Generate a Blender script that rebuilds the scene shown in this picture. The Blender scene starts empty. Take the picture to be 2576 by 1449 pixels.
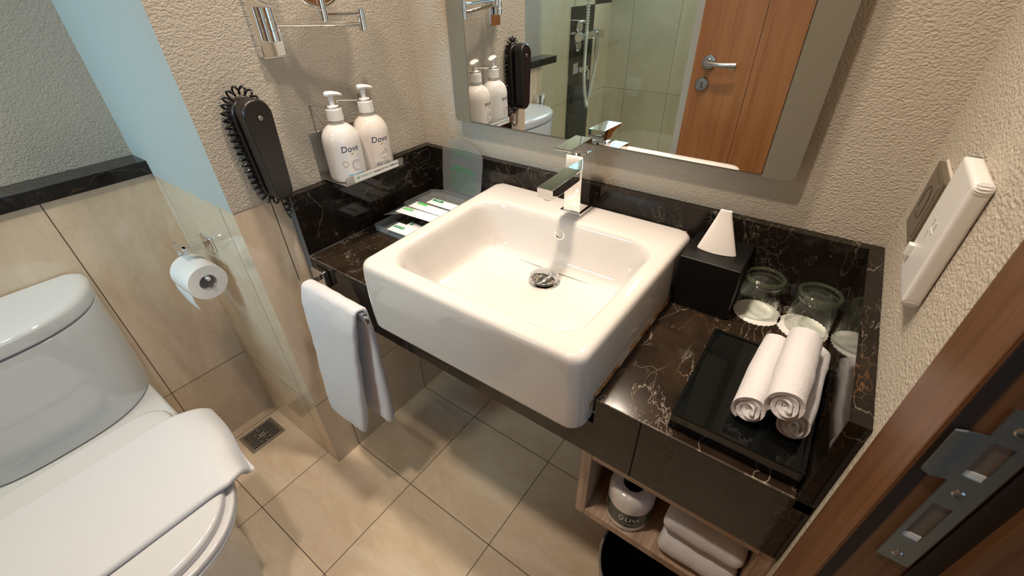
import bpy, bmesh, math, random
from math import sin, cos, pi, radians, sqrt
from mathutils import Vector, Matrix, Euler

S = bpy.context.scene
C = S.collection
rnd = random.Random(7)

# ------------------------------------------------------------------ camera
FPX = 1100.44
cam_d = bpy.data.cameras.new('camera')
cam_d.sensor_width = 36.0
cam_d.lens = FPX / 2576 * 36.0
cam_d.clip_start = 0.01
cam_d.dof.use_dof = True
cam_d.dof.focus_distance = 0.88
cam_d.dof.aperture_fstop = 8.0
cam = bpy.data.objects.new('camera', cam_d)
C.objects.link(cam)
RX = Vector((0.81033535, 0.58559947, -0.02073356))
DN = Vector((0.32619593, -0.48020927, -0.81424521))
FW = Vector((-0.48677801, 0.65304848, -0.58015072))
m = Matrix(((RX.x, -DN.x, -FW.x), (RX.y, -DN.y, -FW.y), (RX.z, -DN.z, -FW.z)))
cam.matrix_world = Matrix.Translation((0.93661189, -0.86954891, 1.2389213)) @ m.to_4x4()
S.camera = cam

# ------------------------------------------------------------------ look
S.view_settings.view_transform = 'Standard'
S.view_settings.look = 'None'
S.view_settings.gamma = 1.0
S.view_settings.exposure = 0.17
S.view_settings.use_curve_mapping = False
S.cycles.use_denoising = True
S.cycles.caustics_reflective = True
S.cycles.caustics_refractive = False
S.cycles.blur_glossy = 0.3
S.cycles.sample_clamp_indirect = 0.0
S.cycles.use_guiding = True
S.cycles.guiding_training_samples = 64
S.cycles.max_bounces = 9
S.cycles.use_adaptive_sampling = True
S.cycles.adaptive_threshold = 0.02
S.cycles.diffuse_bounces = 4
S.cycles.glossy_bounces = 5
S.cycles.transparent_max_bounces = 12

# ------------------------------------------------------------------ world
W = bpy.data.worlds.new('world'); S.world = W; W.use_nodes = True
bg = W.node_tree.nodes['Background']
bg.inputs[0].default_value = (0.55, 0.78, 1.0, 1); bg.inputs[1].default_value = 1.0

# ------------------------------------------------------------------ lights
def area(name, loc, size, power, col, rot=(0, 0, 0), shape='DISK', size_y=None, spread=180):
    d = bpy.data.lights.new(name, 'AREA'); d.shape = shape; d.size = size
    if size_y: d.size_y = size_y
    d.energy = power; d.color = col; d.spread = radians(spread)
    o = bpy.data.objects.new(name, d); o.location = loc; o.rotation_euler = rot; C.objects.link(o)
    return o
WARM = (1.0, 0.83, 0.66)
LAMPS = [((0.40, -0.86, 2.36), 4.4), ((0.47, -0.34, 2.36), 5.6)]
for i, (lp, pw) in enumerate(LAMPS):
    aim = (Vector((0.56, -0.33, 0.75)) - Vector(lp)).to_track_quat('-Z', 'Y').to_euler()
    area('downlight_lamp', lp, 0.11, pw, WARM, rot=aim, spread=104)
area('shower_fill_light', (0.15, -1.95, 2.36), 0.30, 7.0, (1.0, 0.93, 0.78), spread=120)  # added soft fill to warm the shower tiles, no fixture modelled
# daylight from the bedroom, coming in through the open doorway
area('window_daylight', (-0.22, -2.337, 1.52), 0.5, 4.2, (0.36, 0.69, 1.0), rot=(radians(71), 0, radians(1)), shape='RECTANGLE', size_y=0.55, spread=58)
area('bedroom_daylight', (1.86, -1.02, 1.35), 0.9, 3.4, (0.42, 0.74, 1.0), rot=(0, radians(90), 0), shape='RECTANGLE', size_y=1.0, spread=150)

# ================================================================== materials
def newmat(name):
    mt = bpy.data.materials.new(name); mt.use_nodes = True
    nt = mt.node_tree; b = nt.nodes['Principled BSDF']
    return mt, nt, b
def simple(name, col, rough=0.5, metal=0.0, spec=0.5, coat=0.0, sheen=0.0, sub=0.0):
    mt, nt, b = newmat(name)
    b.inputs['Base Color'].default_value = (*col, 1); b.inputs['Roughness'].default_value = rough
    b.inputs['Metallic'].default_value = metal; b.inputs['Specular IOR Level'].default_value = spec
    b.inputs['Coat Weight'].default_value = coat; b.inputs['Coat Roughness'].default_value = 0.03
    b.inputs['Sheen Weight'].default_value = sheen
    return mt
class N:
    def __init__(s, nt): s.nt = nt
    def n(s, t, **k):
        x = s.nt.nodes.new(t)
        for a, v in k.items(): setattr(x, a, v)
        return x
    def l(s, a, b): s.nt.links.new(a, b)
    def val(s, sock, v):
        if isinstance(v, bpy.types.NodeSocket): s.l(v, sock)
        else: sock.default_value = v
    def math(s, op, a, b=0.0, c=None):
        x = s.n('ShaderNodeMath', operation=op); s.val(x.inputs[0], a); s.val(x.inputs[1], b)
        if c is not None: s.val(x.inputs[2], c)
        return x.outputs[0]
    def mix(s, f, a, b):
        x = s.n('ShaderNodeMix', data_type='RGBA'); s.val(x.inputs[0], f)
        s.val(x.inputs[6], a if isinstance(a, bpy.types.NodeSocket) else (*a, 1))
        s.val(x.inputs[7], b if isinstance(b, bpy.types.NodeSocket) else (*b, 1))
        return x.outputs[2]
    def pos(s):
        return s.n('ShaderNodeNewGeometry').outputs['Position']
    def obj(s):
        return s.n('ShaderNodeTexCoord').outputs['Object']
    def mapping(s, v, scale=(1, 1, 1), rot=(0, 0, 0), loc=(0, 0, 0)):
        x = s.n('ShaderNodeMapping'); s.l(v, x.inputs[0]); x.inputs['Scale'].default_value = scale
        x.inputs['Rotation'].default_value = rot; x.inputs['Location'].default_value = loc
        return x.outputs[0]
    def noise(s, v, scale, detail=4, rough=0.5, dist=0.0, out=0):
        x = s.n('ShaderNodeTexNoise'); s.l(v, x.inputs['Vector']); x.inputs['Scale'].default_value = scale
        x.inputs['Detail'].default_value = detail; x.inputs['Roughness'].default_value = rough
        x.inputs['Distortion'].default_value = dist
        return x.outputs[out]
    def ramp(s, f, stops):
        x = s.n('ShaderNodeValToRGB'); s.l(f, x.inputs[0]); e = x.color_ramp.elements
        while len(e) < len(stops): e.new(0.5)
        for i, (p, c) in enumerate(stops):
            e[i].position = p; e[i].color = (*c, 1) if len(c) == 3 else c
        return x.outputs[0]
    def bump(s, h, dist, strength=1.0):
        x = s.n('ShaderNodeBump'); s.l(h, x.inputs['Height']); x.inputs['Distance'].default_value = dist
        x.inputs['Strength'].default_value = strength
        return x.outputs[0]

def plaster(name, col, bumpy=True):
    mt, nt, b = newmat(name); k = N(nt); p = k.pos()
    big = k.noise(p, 3.0, 3)
    c = k.mix(big, tuple(x * 0.93 for x in col), tuple(x * 1.05 for x in col))
    b.inputs['Roughness'].default_value = 0.85; b.inputs['Specular IOR Level'].default_value = 0.2
    if bumpy:
        sv = k.mapping(p, scale=(1, 1, 1.35))
        h1 = k.noise(sv, 230, 3, 0.55, 0.0)
        h2 = k.noise(sv, 85, 2, 0.5)
        h = k.math('ADD', h1, k.math('MULTIPLY', h2, 0.35))
        k.l(k.bump(h, 0.004, 0.9), b.inputs['Normal'])
        c = k.mix(k.math('MULTIPLY', h1, 0.35), c, tuple(x * 0.8 for x in col))
    k.l(c, b.inputs['Base Color'])
    return mt

def joints(k, comp, c0, per, w):
    a = k.math('DIVIDE', k.math('SUBTRACT', comp, c0), per)
    f = k.math('FRACT', k.math('ADD', a, 0.5))
    d = k.math('MULTIPLY', k.math('ABSOLUTE', k.math('SUBTRACT', f, 0.5)), per)
    return k.math('LESS_THAN', d, w / 2)

def tile(name, axes, cols=((.66, .505, .35), (.82, .69, .53)), rough=0.16, grout=(.10, .07, .045), vein_rot=0.5, w=0.0022, spec=0.5):
    """cream stone tile; axes: list of (component, first joint, period)"""
    mt, nt, b = newmat(name); k = N(nt); p = k.pos()
    sep = k.n('ShaderNodeSeparateXYZ'); k.l(p, sep.inputs[0])
    mask = None
    ids = []
    for comp, c0, per in axes:
        s_ = sep.outputs['XYZ'.index(comp)]
        j = joints(k, s_, c0, per, w)
        mask = j if mask is None else k.math('MAXIMUM', mask, j)
        ids.append(k.math('FLOOR', k.math('DIVIDE', k.math('SUBTRACT', s_, c0), per)))
    cmb = k.n('ShaderNodeCombineXYZ')
    for i, a in enumerate(ids[:3]): k.l(a, cmb.inputs[i])
    wn = k.n('ShaderNodeTexWhiteNoise'); k.l(cmb.outputs[0], wn.inputs['Vector'])
    vm = k.n('ShaderNodeVectorMath', operation='MULTIPLY_ADD'); k.l(wn.outputs['Color'], vm.inputs[0]); vm.inputs[1].default_value = (3, 3, 3); k.l(p, vm.inputs[2])
    q = k.mapping(vm.outputs[0], scale=(1.0, 2.6, 1.0), rot=(0.3, 0.2, vein_rot))
    n1 = k.noise(q, 3.2, 5, 0.55, 1.2)
    n2 = k.noise(q, 16, 4, 0.6, 2.0)
    f = k.math('ADD', k.math('MULTIPLY', n1, 0.75), k.math('MULTIPLY', n2, 0.3))
    c = k.ramp(f, [(0.33, cols[0]), (0.5, tuple((a + d) / 2 for a, d in zip(*cols))), (0.68, cols[1])])
    # thin pale veins
    n3 = k.noise(q, 5.5, 3, 0.5, 2.5)
    v = k.math('LESS_THAN', k.math('ABSOLUTE', k.math('SUBTRACT', n3, 0.5)), 0.006)
    c = k.mix(k.math('MULTIPLY', v, 0.10), c, tuple(min(1, x * 1.25) for x in cols[1]))
    tint = k.math('ADD', k.math('MULTIPLY', wn.outputs['Value'], 0.07), 0.95)
    hs = k.n('ShaderNodeHueSaturation'); k.l(tint, hs.inputs['Value']); k.l(c, hs.inputs['Color'])
    c = k.mix(mask, hs.outputs[0], grout)
    k.l(c, b.inputs['Base Color'])
    k.l(k.math('ADD', k.math('MULTIPLY', mask, 0.6), rough), b.inputs['Roughness'])
    b.inputs['Specular IOR Level'].default_value = spec
    k.l(k.bump(k.math('SUBTRACT', 1.0, mask), 0.0008, 0.6), b.inputs['Normal'])
    return mt

def marble(name, base=(.014, .009, .006), light=(.040, .026, .016), vein=(.55, .48, .40), amount=1.0, rough=0.09, joint=None, heavy=0.0, spec=.35):
    mt, nt, b = newmat(name); k = N(nt); p = k.pos()
    pa = k.mapping(p, scale=(1.5, .55, 1.0), rot=(.2, .3, .75))
    wv = k.noise(p, 7, 3, 0.6, out=1)
    vm = k.n('ShaderNodeVectorMath', operation='MULTIPLY_ADD'); k.l(wv, vm.inputs[0]); vm.inputs[1].default_value = (.22, .22, .22); k.l(p, vm.inputs[2])
    q = vm.outputs[0]
    c = k.mix(k.ramp(k.noise(p, 9, 5, 0.6, 0.5), [(.35, (0, 0, 0)), (.7, (1, 1, 1))]), base, light)
    def veins(scale, width, thr):
        vo = k.n('ShaderNodeTexVoronoi', feature='DISTANCE_TO_EDGE'); k.l(q, vo.inputs['Vector']); vo.inputs['Scale'].default_value = scale
        line = k.ramp(vo.outputs['Distance'], [(0.0, (1, 1, 1)), (width, (0, 0, 0))])
        msk = k.ramp(k.noise(p, scale * .55 + 1.3, 3, .5, .3), [(thr, (0, 0, 0)), (thr + .08, (1, 1, 1))])
        return k.math('MULTIPLY', line, msk)
    def ridge(scale, w, thr, dist=1.6):
        a = k.math('ABSOLUTE', k.math('SUBTRACT', k.noise(pa, scale, 5, .6, dist), .5))
        line = k.ramp(a, [(0.0, (1, 1, 1)), (w, (0, 0, 0))])
        msk = k.ramp(k.noise(p, scale * .8 + 2, 2, .5), [(thr, (0, 0, 0)), (thr + .12, (1, 1, 1))])
        return k.math('MULTIPLY', line, msk)
    v1 = ridge(4.0, .0035 + heavy * .02, .42, .5)
    v2 = ridge(8.0, .006 + heavy * .03, .46, .4)
    v3 = ridge(17, .010, .48, .3)
    v4 = veins(11, .008, .58)
    v = k.math('MAXIMUM', k.math('MAXIMUM', k.math('MULTIPLY', v1, .8), k.math('MULTIPLY', v2, .6)), k.math('MAXIMUM', k.math('MULTIPLY', v3, .4), k.math('MULTIPLY', v4, .6)))
    v = k.math('MINIMUM', k.math('MULTIPLY', v, amount), 1.0)
    vc = k.mix(k.ramp(k.noise(p, 9, 2), [(.55, (0, 0, 0)), (.66, (1, 1, 1))]), vein, (.42, .20, .07))
    c = k.mix(v, c, vc)
    sp = k.n('ShaderNodeTexVoronoi', feature='F1'); k.l(p, sp.inputs['Vector']); sp.inputs['Scale'].default_value = 95
    spk = k.math('MULTIPLY', k.math('LESS_THAN', sp.outputs['Distance'], .10), k.math('GREATER_THAN', k.noise(p, 13, 2), .6))
    c = k.mix(k.math('MULTIPLY', spk, .35 * min(amount, 1)), c, (.6, .55, .5))
    if joint:
        sep = k.n('ShaderNodeSeparateXYZ'); k.l(p, sep.inputs[0])
        c = k.mix(joints(k, sep.outputs['XYZ'.index(joint[0])], joint[1], joint[2], .0022), c, (.004, .003, .002))
    k.l(c, b.inputs['Base Color']); b.inputs['Roughness'].default_value = rough; b.inputs['Specular IOR Level'].default_value = spec
    return mt

def wood(name, c1, c2, rough=0.4, scale=1.0, axis='Z', fine=1.0, spec=0.4, use_obj=False):
    mt, nt, b = newmat(name); k = N(nt); p = k.obj() if use_obj else k.pos()
    sc = {'Z': (9, 9, .55), 'X': (.55, 9, 9), 'Y': (9, .55, 9)}[axis]
    q = k.mapping(p, scale=tuple(a * scale for a in sc))
    n = k.noise(q, 3.0, 5, .6, .8)
    sc2 = {'Z': (80, 80, 1.6), 'X': (1.6, 80, 80), 'Y': (80, 1.6, 80)}[axis]
    g = k.noise(k.mapping(p, scale=tuple(a * scale for a in sc2)), 4.0 * fine, 3, .6, .3)
    f = k.math('ADD', k.math('MULTIPLY', n, .6), k.math('MULTIPLY', g, .45))
    c = k.ramp(f, [(.40, c1), (.62, c2)])
    k.l(c, b.inputs['Base Color']); b.inputs['Roughness'].default_value = rough; b.inputs['Specular IOR Level'].default_value = spec
    k.l(k.bump(g, .0004, .5), b.inputs['Normal'])
    return mt

def cotton(name, col=(.70, .68, .70), rib=False, scale=900.0, dist=0.0015):
    mt, nt, b = newmat(name); k = N(nt); p = k.obj()
    h = k.noise(p, scale * .45, 3, .7)
    h2 = k.noise(p, 40, 3, .6)
    hh = k.math('ADD', h, k.math('MULTIPLY', h2, 1.2))
    b.inputs['Roughness'].default_value = 0.95; b.inputs['Sheen Weight'].default_value = 0.25; b.inputs['Specular IOR Level'].default_value = .1
    k.l(k.mix(k.math('MULTIPLY', h, .5), col, tuple(x * .88 for x in col)), b.inputs['Base Color'])
    k.l(k.bump(hh, dist, .7), b.inputs['Normal'])
    return mt

def clear(name, tint=(1, 1, 1), rough=0.0, mixf=0.12, refl=(1, 1, 1), ior=1.5, body=None, bodyf=0.0):
    """thin clear sheet: transparent plus fresnel reflection, optionally a milky diffuse share"""
    mt, nt, b = newmat(name); k = N(nt)
    out = nt.nodes['Material Output']
    tr = k.n('ShaderNodeBsdfTransparent'); tr.inputs[0].default_value = (*tint, 1)
    gl = k.n('ShaderNodeBsdfGlossy'); gl.inputs[0].default_value = (*refl, 1); gl.inputs['Roughness'].default_value = rough
    ge = k.n('ShaderNodeNewGeometry'); dt = k.n('ShaderNodeVectorMath', operation='DOT_PRODUCT')
    k.l(ge.outputs['Normal'], dt.inputs[0]); k.l(ge.outputs['Incoming'], dt.inputs[1])
    cs = k.math('SUBTRACT', 1.0, k.math('ABSOLUTE', dt.outputs['Value']))
    fr = k.math('ADD', k.math('MULTIPLY', k.math('POWER', cs, 4.2), .92), .035)
    ms = k.n('ShaderNodeMixShader'); k.l(fr, ms.inputs[0]); k.l(tr.outputs[0], ms.inputs[1]); k.l(gl.outputs[0], ms.inputs[2])
    last = ms.outputs[0]
    if body:
        df = k.n('ShaderNodeBsdfDiffuse'); df.inputs[0].default_value = (*body, 1)
        m2 = k.n('ShaderNodeMixShader'); m2.inputs[0].default_value = bodyf; k.l(last, m2.inputs[1]); k.l(df.outputs[0], m2.inputs[2]); last = m2.outputs[0]
    k.l(last, out.inputs[0])
    return mt

M = {}
M['plaster'] = plaster('textured_plaster', (.59, .53, .44))
M['paint'] = plaster('smooth_paint', (.50, .51, .48), bumpy=False)
M['tile_floor'] = tile('floor_tile', [('X', .2397, .3003), ('Y', -.471, .2999)], rough=.13)
M['tile_x'] = tile('wall_tile_x', [('Y', -.471, .2999), ('Z', .266, .60)], rough=.08)
M['tile_box'] = tile('wall_tile_box', [('Y', -.7644, .30), ('Z', .266, .60)], rough=.1)
M['tile_p'] = tile('wall_tile_p', [('X', -.0606, .30), ('Z', .266, .60)], rough=.06)
M['tile_s'] = tile('shower_tile', [('X', -.0600, .303), ('Z', .584, .60)], cols=((.55, .52, .40), (.66, .63, .50)), rough=.12)
M['tile_sx'] = tile('shower_tile_x', [('Y', -1.760, .2965), ('Z', .584, .60)], cols=((.58, .55, .43), (.68, .65, .52)), rough=.12)
M['marble_top'] = marble('marble_top', amount=.9, rough=.12)
M['marble_dark'] = marble('marble_dark', base=(.009, .007, .0055), light=(.020, .014, .010), amount=.35, rough=.07, spec=.25)
M['marble_apron'] = marble('marble_apron', base=(.012, .0085, .005), light=(.022, .015, .009), vein=(.3, .24, .12), amount=.22, rough=.1, joint=('X', .8435, .60))
M['marble_ledge'] = marble('marble_ledge', base=(.012, .011, .011), light=(.03, .028, .026), vein=(.25, .25, .25), amount=.3, rough=.1)
M['marble_tile'] = marble('marble_shower', base=(.014, .013, .011), light=(.03, .028, .022), vein=(.2, .2, .16), amount=.3, rough=.15)
M['ceramic'] = simple('glazed_ceramic', (.69, .655, .62), .07, spec=.55, coat=.3)
M['ceramic_w'] = simple('white_ceramic', (.66, .68, .70), .06, spec=.55, coat=.3)
M['seat_plastic'] = simple('seat_plastic', (.68, .67, .68), .14)
M['chrome'] = simple('chrome', (.86, .86, .87), .035, 1.0)
M['steel'] = simple('brushed_steel', (.55, .54, .52), .28, 1.0)
M['satin'] = simple('satin_nickel', (.42, .40, .38), .3, 1.0)
M['mirror'] = simple('mirror_glass', (.93, .95, .94), .0, 1.0)
M['frost'] = simple('frosted_border', (.205, .19, .15), .32, spec=.5)
M['black_pl'] = simple('black_plastic', (.013, .010, .009), .33)
M['black_cord'] = simple('black_cord', (.006, .006, .007), .22)
M['black_mat'] = simple('black_leatherette', (.006, .0055, .005), .45, spec=.25)
M['black_gloss'] = simple('black_gloss', (.004, .005, .005), .05)
M['black_hole'] = simple('dark_inside', (.006, .005, .005), .9, spec=.1)
M['white_pl'] = simple('white_plastic', (.78, .77, .75), .28)
M['cream_pl'] = simple('cream_plastic', (.62, .58, .52), .3)
M['bottle'] = simple('bottle_white', (.76, .74, .73), .12, coat=.3)
M['lotion'] = simple('bottle_lotion', (.75, .69, .64), .12, coat=.3)
M['neck'] = simple('bottle_neck', (.55, .54, .52), .15)
M['pump'] = simple('pump_white', (.80, .79, .78), .25)
M['paper'] = simple('paper', (.82, .80, .79), .9)
M['tissue_paper'] = simple('tissue_paper', (.85, .80, .76), .9)
M['doily'] = simple('doily_paper', (.80, .78, .76), .8)
M['navy'] = simple('navy_print', (.03, .03, .10), .4)
M['gold'] = simple('gold_print', (.55, .33, .09), .35)
M['blueband'] = simple('blue_band', (.20, .50, .68), .35)
M['greyprint'] = simple('grey_print', (.55, .55, .57), .4)
M['greenprint'] = simple('green_print', (.02, .30, .12), .4)
M['brightgreen'] = simple('bright_green', (.13, .62, .14), .4)
M['cardgreen'] = simple('card_green', (.015, .30, .06), .4)
M['blackprint'] = simple('black_print', (.015, .015, .02), .5)
M['whiteprint'] = simple('white_print', (.85, .85, .83), .5)
M['livigreen'] = simple('label_green', (.035, .065, .045), .3)
M['wrap'] = simple('roll_wrap', (.74, .70, .68), .25, coat=.3)
M['cardboard'] = simple('cardboard', (.10, .06, .045), .9)
M['oak'] = wood('pale_oak', (.27, .18, .12), (.54, .40, .29), .5, axis='Z', fine=1.0)
M['oak_x'] = wood('pale_oak_x', (.29, .195, .135), (.54, .41, .30), .5, axis='X')
M['oak_y'] = wood('pale_oak_y', (.27, .175, .115), (.54, .39, .28), .5, axis='Y')
M['door'] = wood('door_wood', (.29, .115, .037), (.41, .175, .064), .38, axis='Z', scale=.8)
M['jamb'] = wood('jamb_wood', (.125, .055, .022), (.20, .092, .042), .33, axis='Z', scale=.7)
M['dark_matte'] = simple('dark_matte', (.02, .012, .01), .7)
M['cotton'] = cotton('white_cotton')
M['cotton_m'] = cotton('bath_mat_cotton', (.70, .70, .73), dist=.0006)
M['strike'] = simple('strike_metal', (.30, .36, .39), .42, .9)
M['acrylic'] = clear('frosted_acrylic', tint=(.86, .88, .88), rough=.12, ior=1.5, body=(.55, .57, .58), bodyf=.17)
M['glass_rim'] = clear('glass_rim', tint=(.80, .86, .76), ior=1.5, body=(.34, .38, .29), bodyf=.07)
M['glassclear'] = clear('drinking_glass', tint=(.96, .975, .96), rough=.0, ior=1.5)
M['shower_glass'] = clear('shower_glass', tint=(.94, .965, .93), rough=.0, ior=1.5)
M['daylit_glass_edge'] = simple('daylit_glass_edge', (.42, .90, 1.0), .15)  # bright base colour stands in for daylight glowing in the edge
M['dot_emit'] = None
M['drain_metal'] = simple('drain_metal', (.46, .41, .35), .36, .75)
M['caulk'] = simple('stained_caulk', (.33, .18, .09), .7)
M['caulk_w'] = simple('grey_caulk', (.50, .48, .45), .6)
M['blue_grey'] = simple('corner_trim', (.12, .13, .14), .45)
M['ceiling'] = simple('ceiling_paint', (.75, .73, .70), .9)
M['frame_brown'] = simple('socket_frame', (.20, .165, .12), .35, .6)
M['bin'] = simple('bin_black', (.008, .008, .008), .5)
M['bin_rim'] = simple('bin_rim', (.32, .29, .24), .35)
M['corridor'] = simple('corridor_wall', (.16, .10, .075), .8)
M['hose'] = simple('steel_hose', (.78, .82, .78), .3, .3)
def emit(name, col, st):
    mt, nt, b = newmat(name); b.inputs['Base Color'].default_value = (*col, 1); b.inputs['Emission Color'].default_value = (*col, 1); b.inputs['Emission Strength'].default_value = st
    return mt
M['lampglass'] = emit('lamp_glass', (1, .85, .7), 3.0)
M['winpane'] = emit('window_pane', (.55, .8, 1.0), 1.5)

# ================================================================== mesh helpers
def wloc(o):
    v = Vector((0, 0, 0))
    while o is not None:
        v += Vector(o.location); o = o.parent
    return v
def obj(name, bm, mat, parent=None, smooth=True, angle=40, normals=True, wn=True, **props):
    if normals: bmesh.ops.recalc_face_normals(bm, faces=bm.faces)
    me = bpy.data.meshes.new(name)
    if parent is not None:
        off = wloc(parent)
        bmesh.ops.translate(bm, verts=bm.verts, vec=-off)
    bm.to_mesh(me); bm.free()
    if smooth:
        for p in me.polygons: p.use_smooth = True
        me.set_sharp_from_angle(angle=radians(angle))
    o = bpy.data.objects.new(name, me); C.objects.link(o)
    if not isinstance(mat, (list, tuple)): mat = [mat]
    for x in mat: me.materials.append(M[x] if isinstance(x, str) else x)
    if smooth and wn: 
        md = o.modifiers.new('weighted', 'WEIGHTED_NORMAL'); md.weight = 90; md.keep_sharp = True
    if parent is not None: o.parent = parent
    for a, v in props.items(): o[a] = v
    return o
def tag(o, label, cat, group=None):
    o['label'] = label; o['category'] = cat
    if group: o['group'] = group
    return o
def thing(name, loc, label, cat, group=None):
    o = bpy.data.objects.new(name, None); o.location = loc; o.empty_display_size = .05; C.objects.link(o)
    return tag(o, label, cat, group)
def recentre(o):
    """a one-mesh thing gets its origin at its base"""
    vs = [v.co for v in o.data.vertices]
    c = Vector((sum(v.x for v in vs) / len(vs), sum(v.y for v in vs) / len(vs), min(v.z for v in vs)))
    o.data.transform(Matrix.Translation(-c)); o.location = c
    return o
def struct(name, bm, mat, **k):
    o = obj(name, bm, mat, **k); o['kind'] = 'structure'; return o

def BM(): return bmesh.new()
def merge(bm, b2, mi=None):
    if mi is not None:
        for f in b2.faces: f.material_index = mi
    me = bpy.data.meshes.new('tmp'); b2.to_mesh(me); b2.free(); bm.from_mesh(me); bpy.data.meshes.remove(me)
def box(bm, x0, x1, y0, y1, z0, z1, bev=0.0, seg=2, mi=0):
    b = BM(); bmesh.ops.create_cube(b, size=1)
    for v in b.verts:
        v.co = Vector(((x0 + x1) / 2 + v.co.x * (x1 - x0), (y0 + y1) / 2 + v.co.y * (y1 - y0), (z0 + z1) / 2 + v.co.z * (z1 - z0)))
    if bev > 0: bmesh.ops.bevel(b, geom=b.edges[:], offset=bev, segments=seg, affect='EDGES', profile=.6)
    for f in b.faces: f.material_index = mi
    merge(bm, b); return bm
def prism(bm, pts, z0, z1, bev=0.0, seg=2, axis='Z', mi=0):
    """extrude a polygon; axis Z: pts (x,y); axis Y: pts (x,z); axis X: pts (y,z)"""
    b = BM()
    def P(p, h): return Vector((p[0], p[1], h)) if axis == 'Z' else (Vector((p[0], h, p[1])) if axis == 'Y' else Vector((h, p[0], p[1])))
    lo = [b.verts.new(P(p, z0)) for p in pts]; hi = [b.verts.new(P(p, z1)) for p in pts]
    n = len(pts); b.faces.new(lo[::-1]); b.faces.new(hi)
    for i in range(n): b.faces.new((lo[i], lo[(i + 1) % n], hi[(i + 1) % n], hi[i]))
    bmesh.ops.recalc_face_normals(b, faces=b.faces)
    if bev > 0: bmesh.ops.bevel(b, geom=b.edges[:], offset=bev, segments=seg, affect='EDGES', profile=.6)
    for f in b.faces: f.material_index = mi
    merge(bm, b); return bm
def loft(bm, rings, cap0=True, cap1=True, closed=True, mi=0):
    vr = [[bm.verts.new(p) for p in r] for r in rings]
    n = len(vr[0]); fs = []
    for a, b in zip(vr, vr[1:]):
        for i in range(n if closed else n - 1):
            j = (i + 1) % n
            fs.append(bm.faces.new((a[i], a[j], b[j], b[i])))
    if cap0: fs.append(bm.faces.new(vr[0][::-1]))
    if cap1: fs.append(bm.faces.new(vr[-1]))
    for f in fs: f.material_index = mi
    return vr
def frame_of(d):
    d = d.normalized(); a = Vector((0, 0, 1)) if abs(d.z) < .9 else Vector((1, 0, 0))
    u = d.cross(a).normalized(); return u, d.cross(u).normalized()
def lathe(bm, prof, c=(0, 0, 0), axis=(0, 0, 1), n=32, cap0=True, cap1=True, mi=0):
    """profile (r,h) about axis through c"""
    A = Vector(axis).normalized(); u, v = frame_of(A); c = Vector(c)
    rings = [[c + A * h + (u * cos(2 * pi * i / n) + v * sin(2 * pi * i / n)) * max(r, 1e-5) for i in range(n)] for r, h in prof]
    loft(bm, rings, cap0, cap1, mi=mi); return bm
def tube(bm, pts, r, n=10, closed=False, caps=True, mi=0):
    pts = [Vector(p) for p in pts]; m_ = len(pts)
    u = None; rings = []
    for i, p in enumerate(pts):
        a = pts[(i - 1) % m_] if (closed or i > 0) else p
        b = pts[(i + 1) % m_] if (closed or i < m_ - 1) else p
        d = (b - a).normalized()
        if u is None: u, _ = frame_of(d)
        u = (u - d * u.dot(d)).normalized(); v = d.cross(u)
        rr = r[i] if isinstance(r, (list, tuple)) else r
        rings.append([p + (u * cos(2 * pi * k / n) + v * sin(2 * pi * k / n)) * rr for k in range(n)])
    if closed: rings.append(rings[0])
    if closed:
        vr = [[bm.verts.new(q) for q in rg] for rg in rings[:-1]]
        for i in range(len(vr)):
            a, b = vr[i], vr[(i + 1) % len(vr)]
            for k in range(n): bm.faces.new((a[k], a[(k + 1) % n], b[(k + 1) % n], b[k])).material_index = mi
    else: loft(bm, rings, caps, caps, mi=mi)
    return bm
def rrect(x0, x1, y0, y1, r, n=8):
    """rounded rectangle, 4n points counter-clockwise from (x1,y0) corner"""
    out = []
    for cx, cy, a0 in ((x1 - r, y0 + r, -pi / 2), (x1 - r, y1 - r, 0), (x0 + r, y1 - r, pi / 2), (x0 + r, y0 + r, pi)):
        for i in range(n):
            a = a0 + (pi / 2) * i / (n - 1); out.append((cx + r * cos(a), cy + r * sin(a)))
    return out
def spline(ctrl, per=8, closed=False):
    P = [Vector(c) for c in ctrl]; n = len(P); out = []
    rng = range(n) if closed else range(n - 1)
    for i in rng:
        p0 = P[(i - 1) % n] if (closed or i > 0) else P[0] * 2 - P[1]
        p1, p2 = P[i], P[(i + 1) % n]
        p3 = P[(i + 2) % n] if (closed or i < n - 2) else P[-1] * 2 - P[-2]
        for k in range(per):
            t = k / per
            out.append(.5 * ((2 * p1) + (p2 - p0) * t + (2 * p0 - 5 * p1 + 4 * p2 - p3) * t * t + (3 * p1 - p0 - 3 * p2 + p3) * t ** 3))
    if not closed: out.append(P[-1])
    return out
def textmesh(bm, body, size, fn, extr=.0, shear=0.0, space=1.0, mi=0, bold=0.0):
    """letters laid out in 2D (centred) then mapped by fn(x, y) -> world point"""
    cu = bpy.data.curves.new('t', 'FONT'); cu.body = body; cu.size = size; cu.align_x = 'CENTER'; cu.align_y = 'CENTER'; cu.shear = shear; cu.space_character = space
    cu.resolution_u = 3; cu.offset = bold
    o = bpy.data.objects.new('t', cu); C.objects.link(o)
    dg = bpy.context.evaluated_depsgraph_get(); dg.update()
    me = bpy.data.meshes.new_from_object(o.evaluated_get(dg))
    b = BM(); b.from_mesh(me)
    bpy.data.objects.remove(o); bpy.data.curves.remove(cu); bpy.data.meshes.remove(me)
    for v in b.verts: v.co = fn(v.co.x, v.co.y)
    for f in b.faces: f.material_index = mi
    merge(bm, b); return bm
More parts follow.
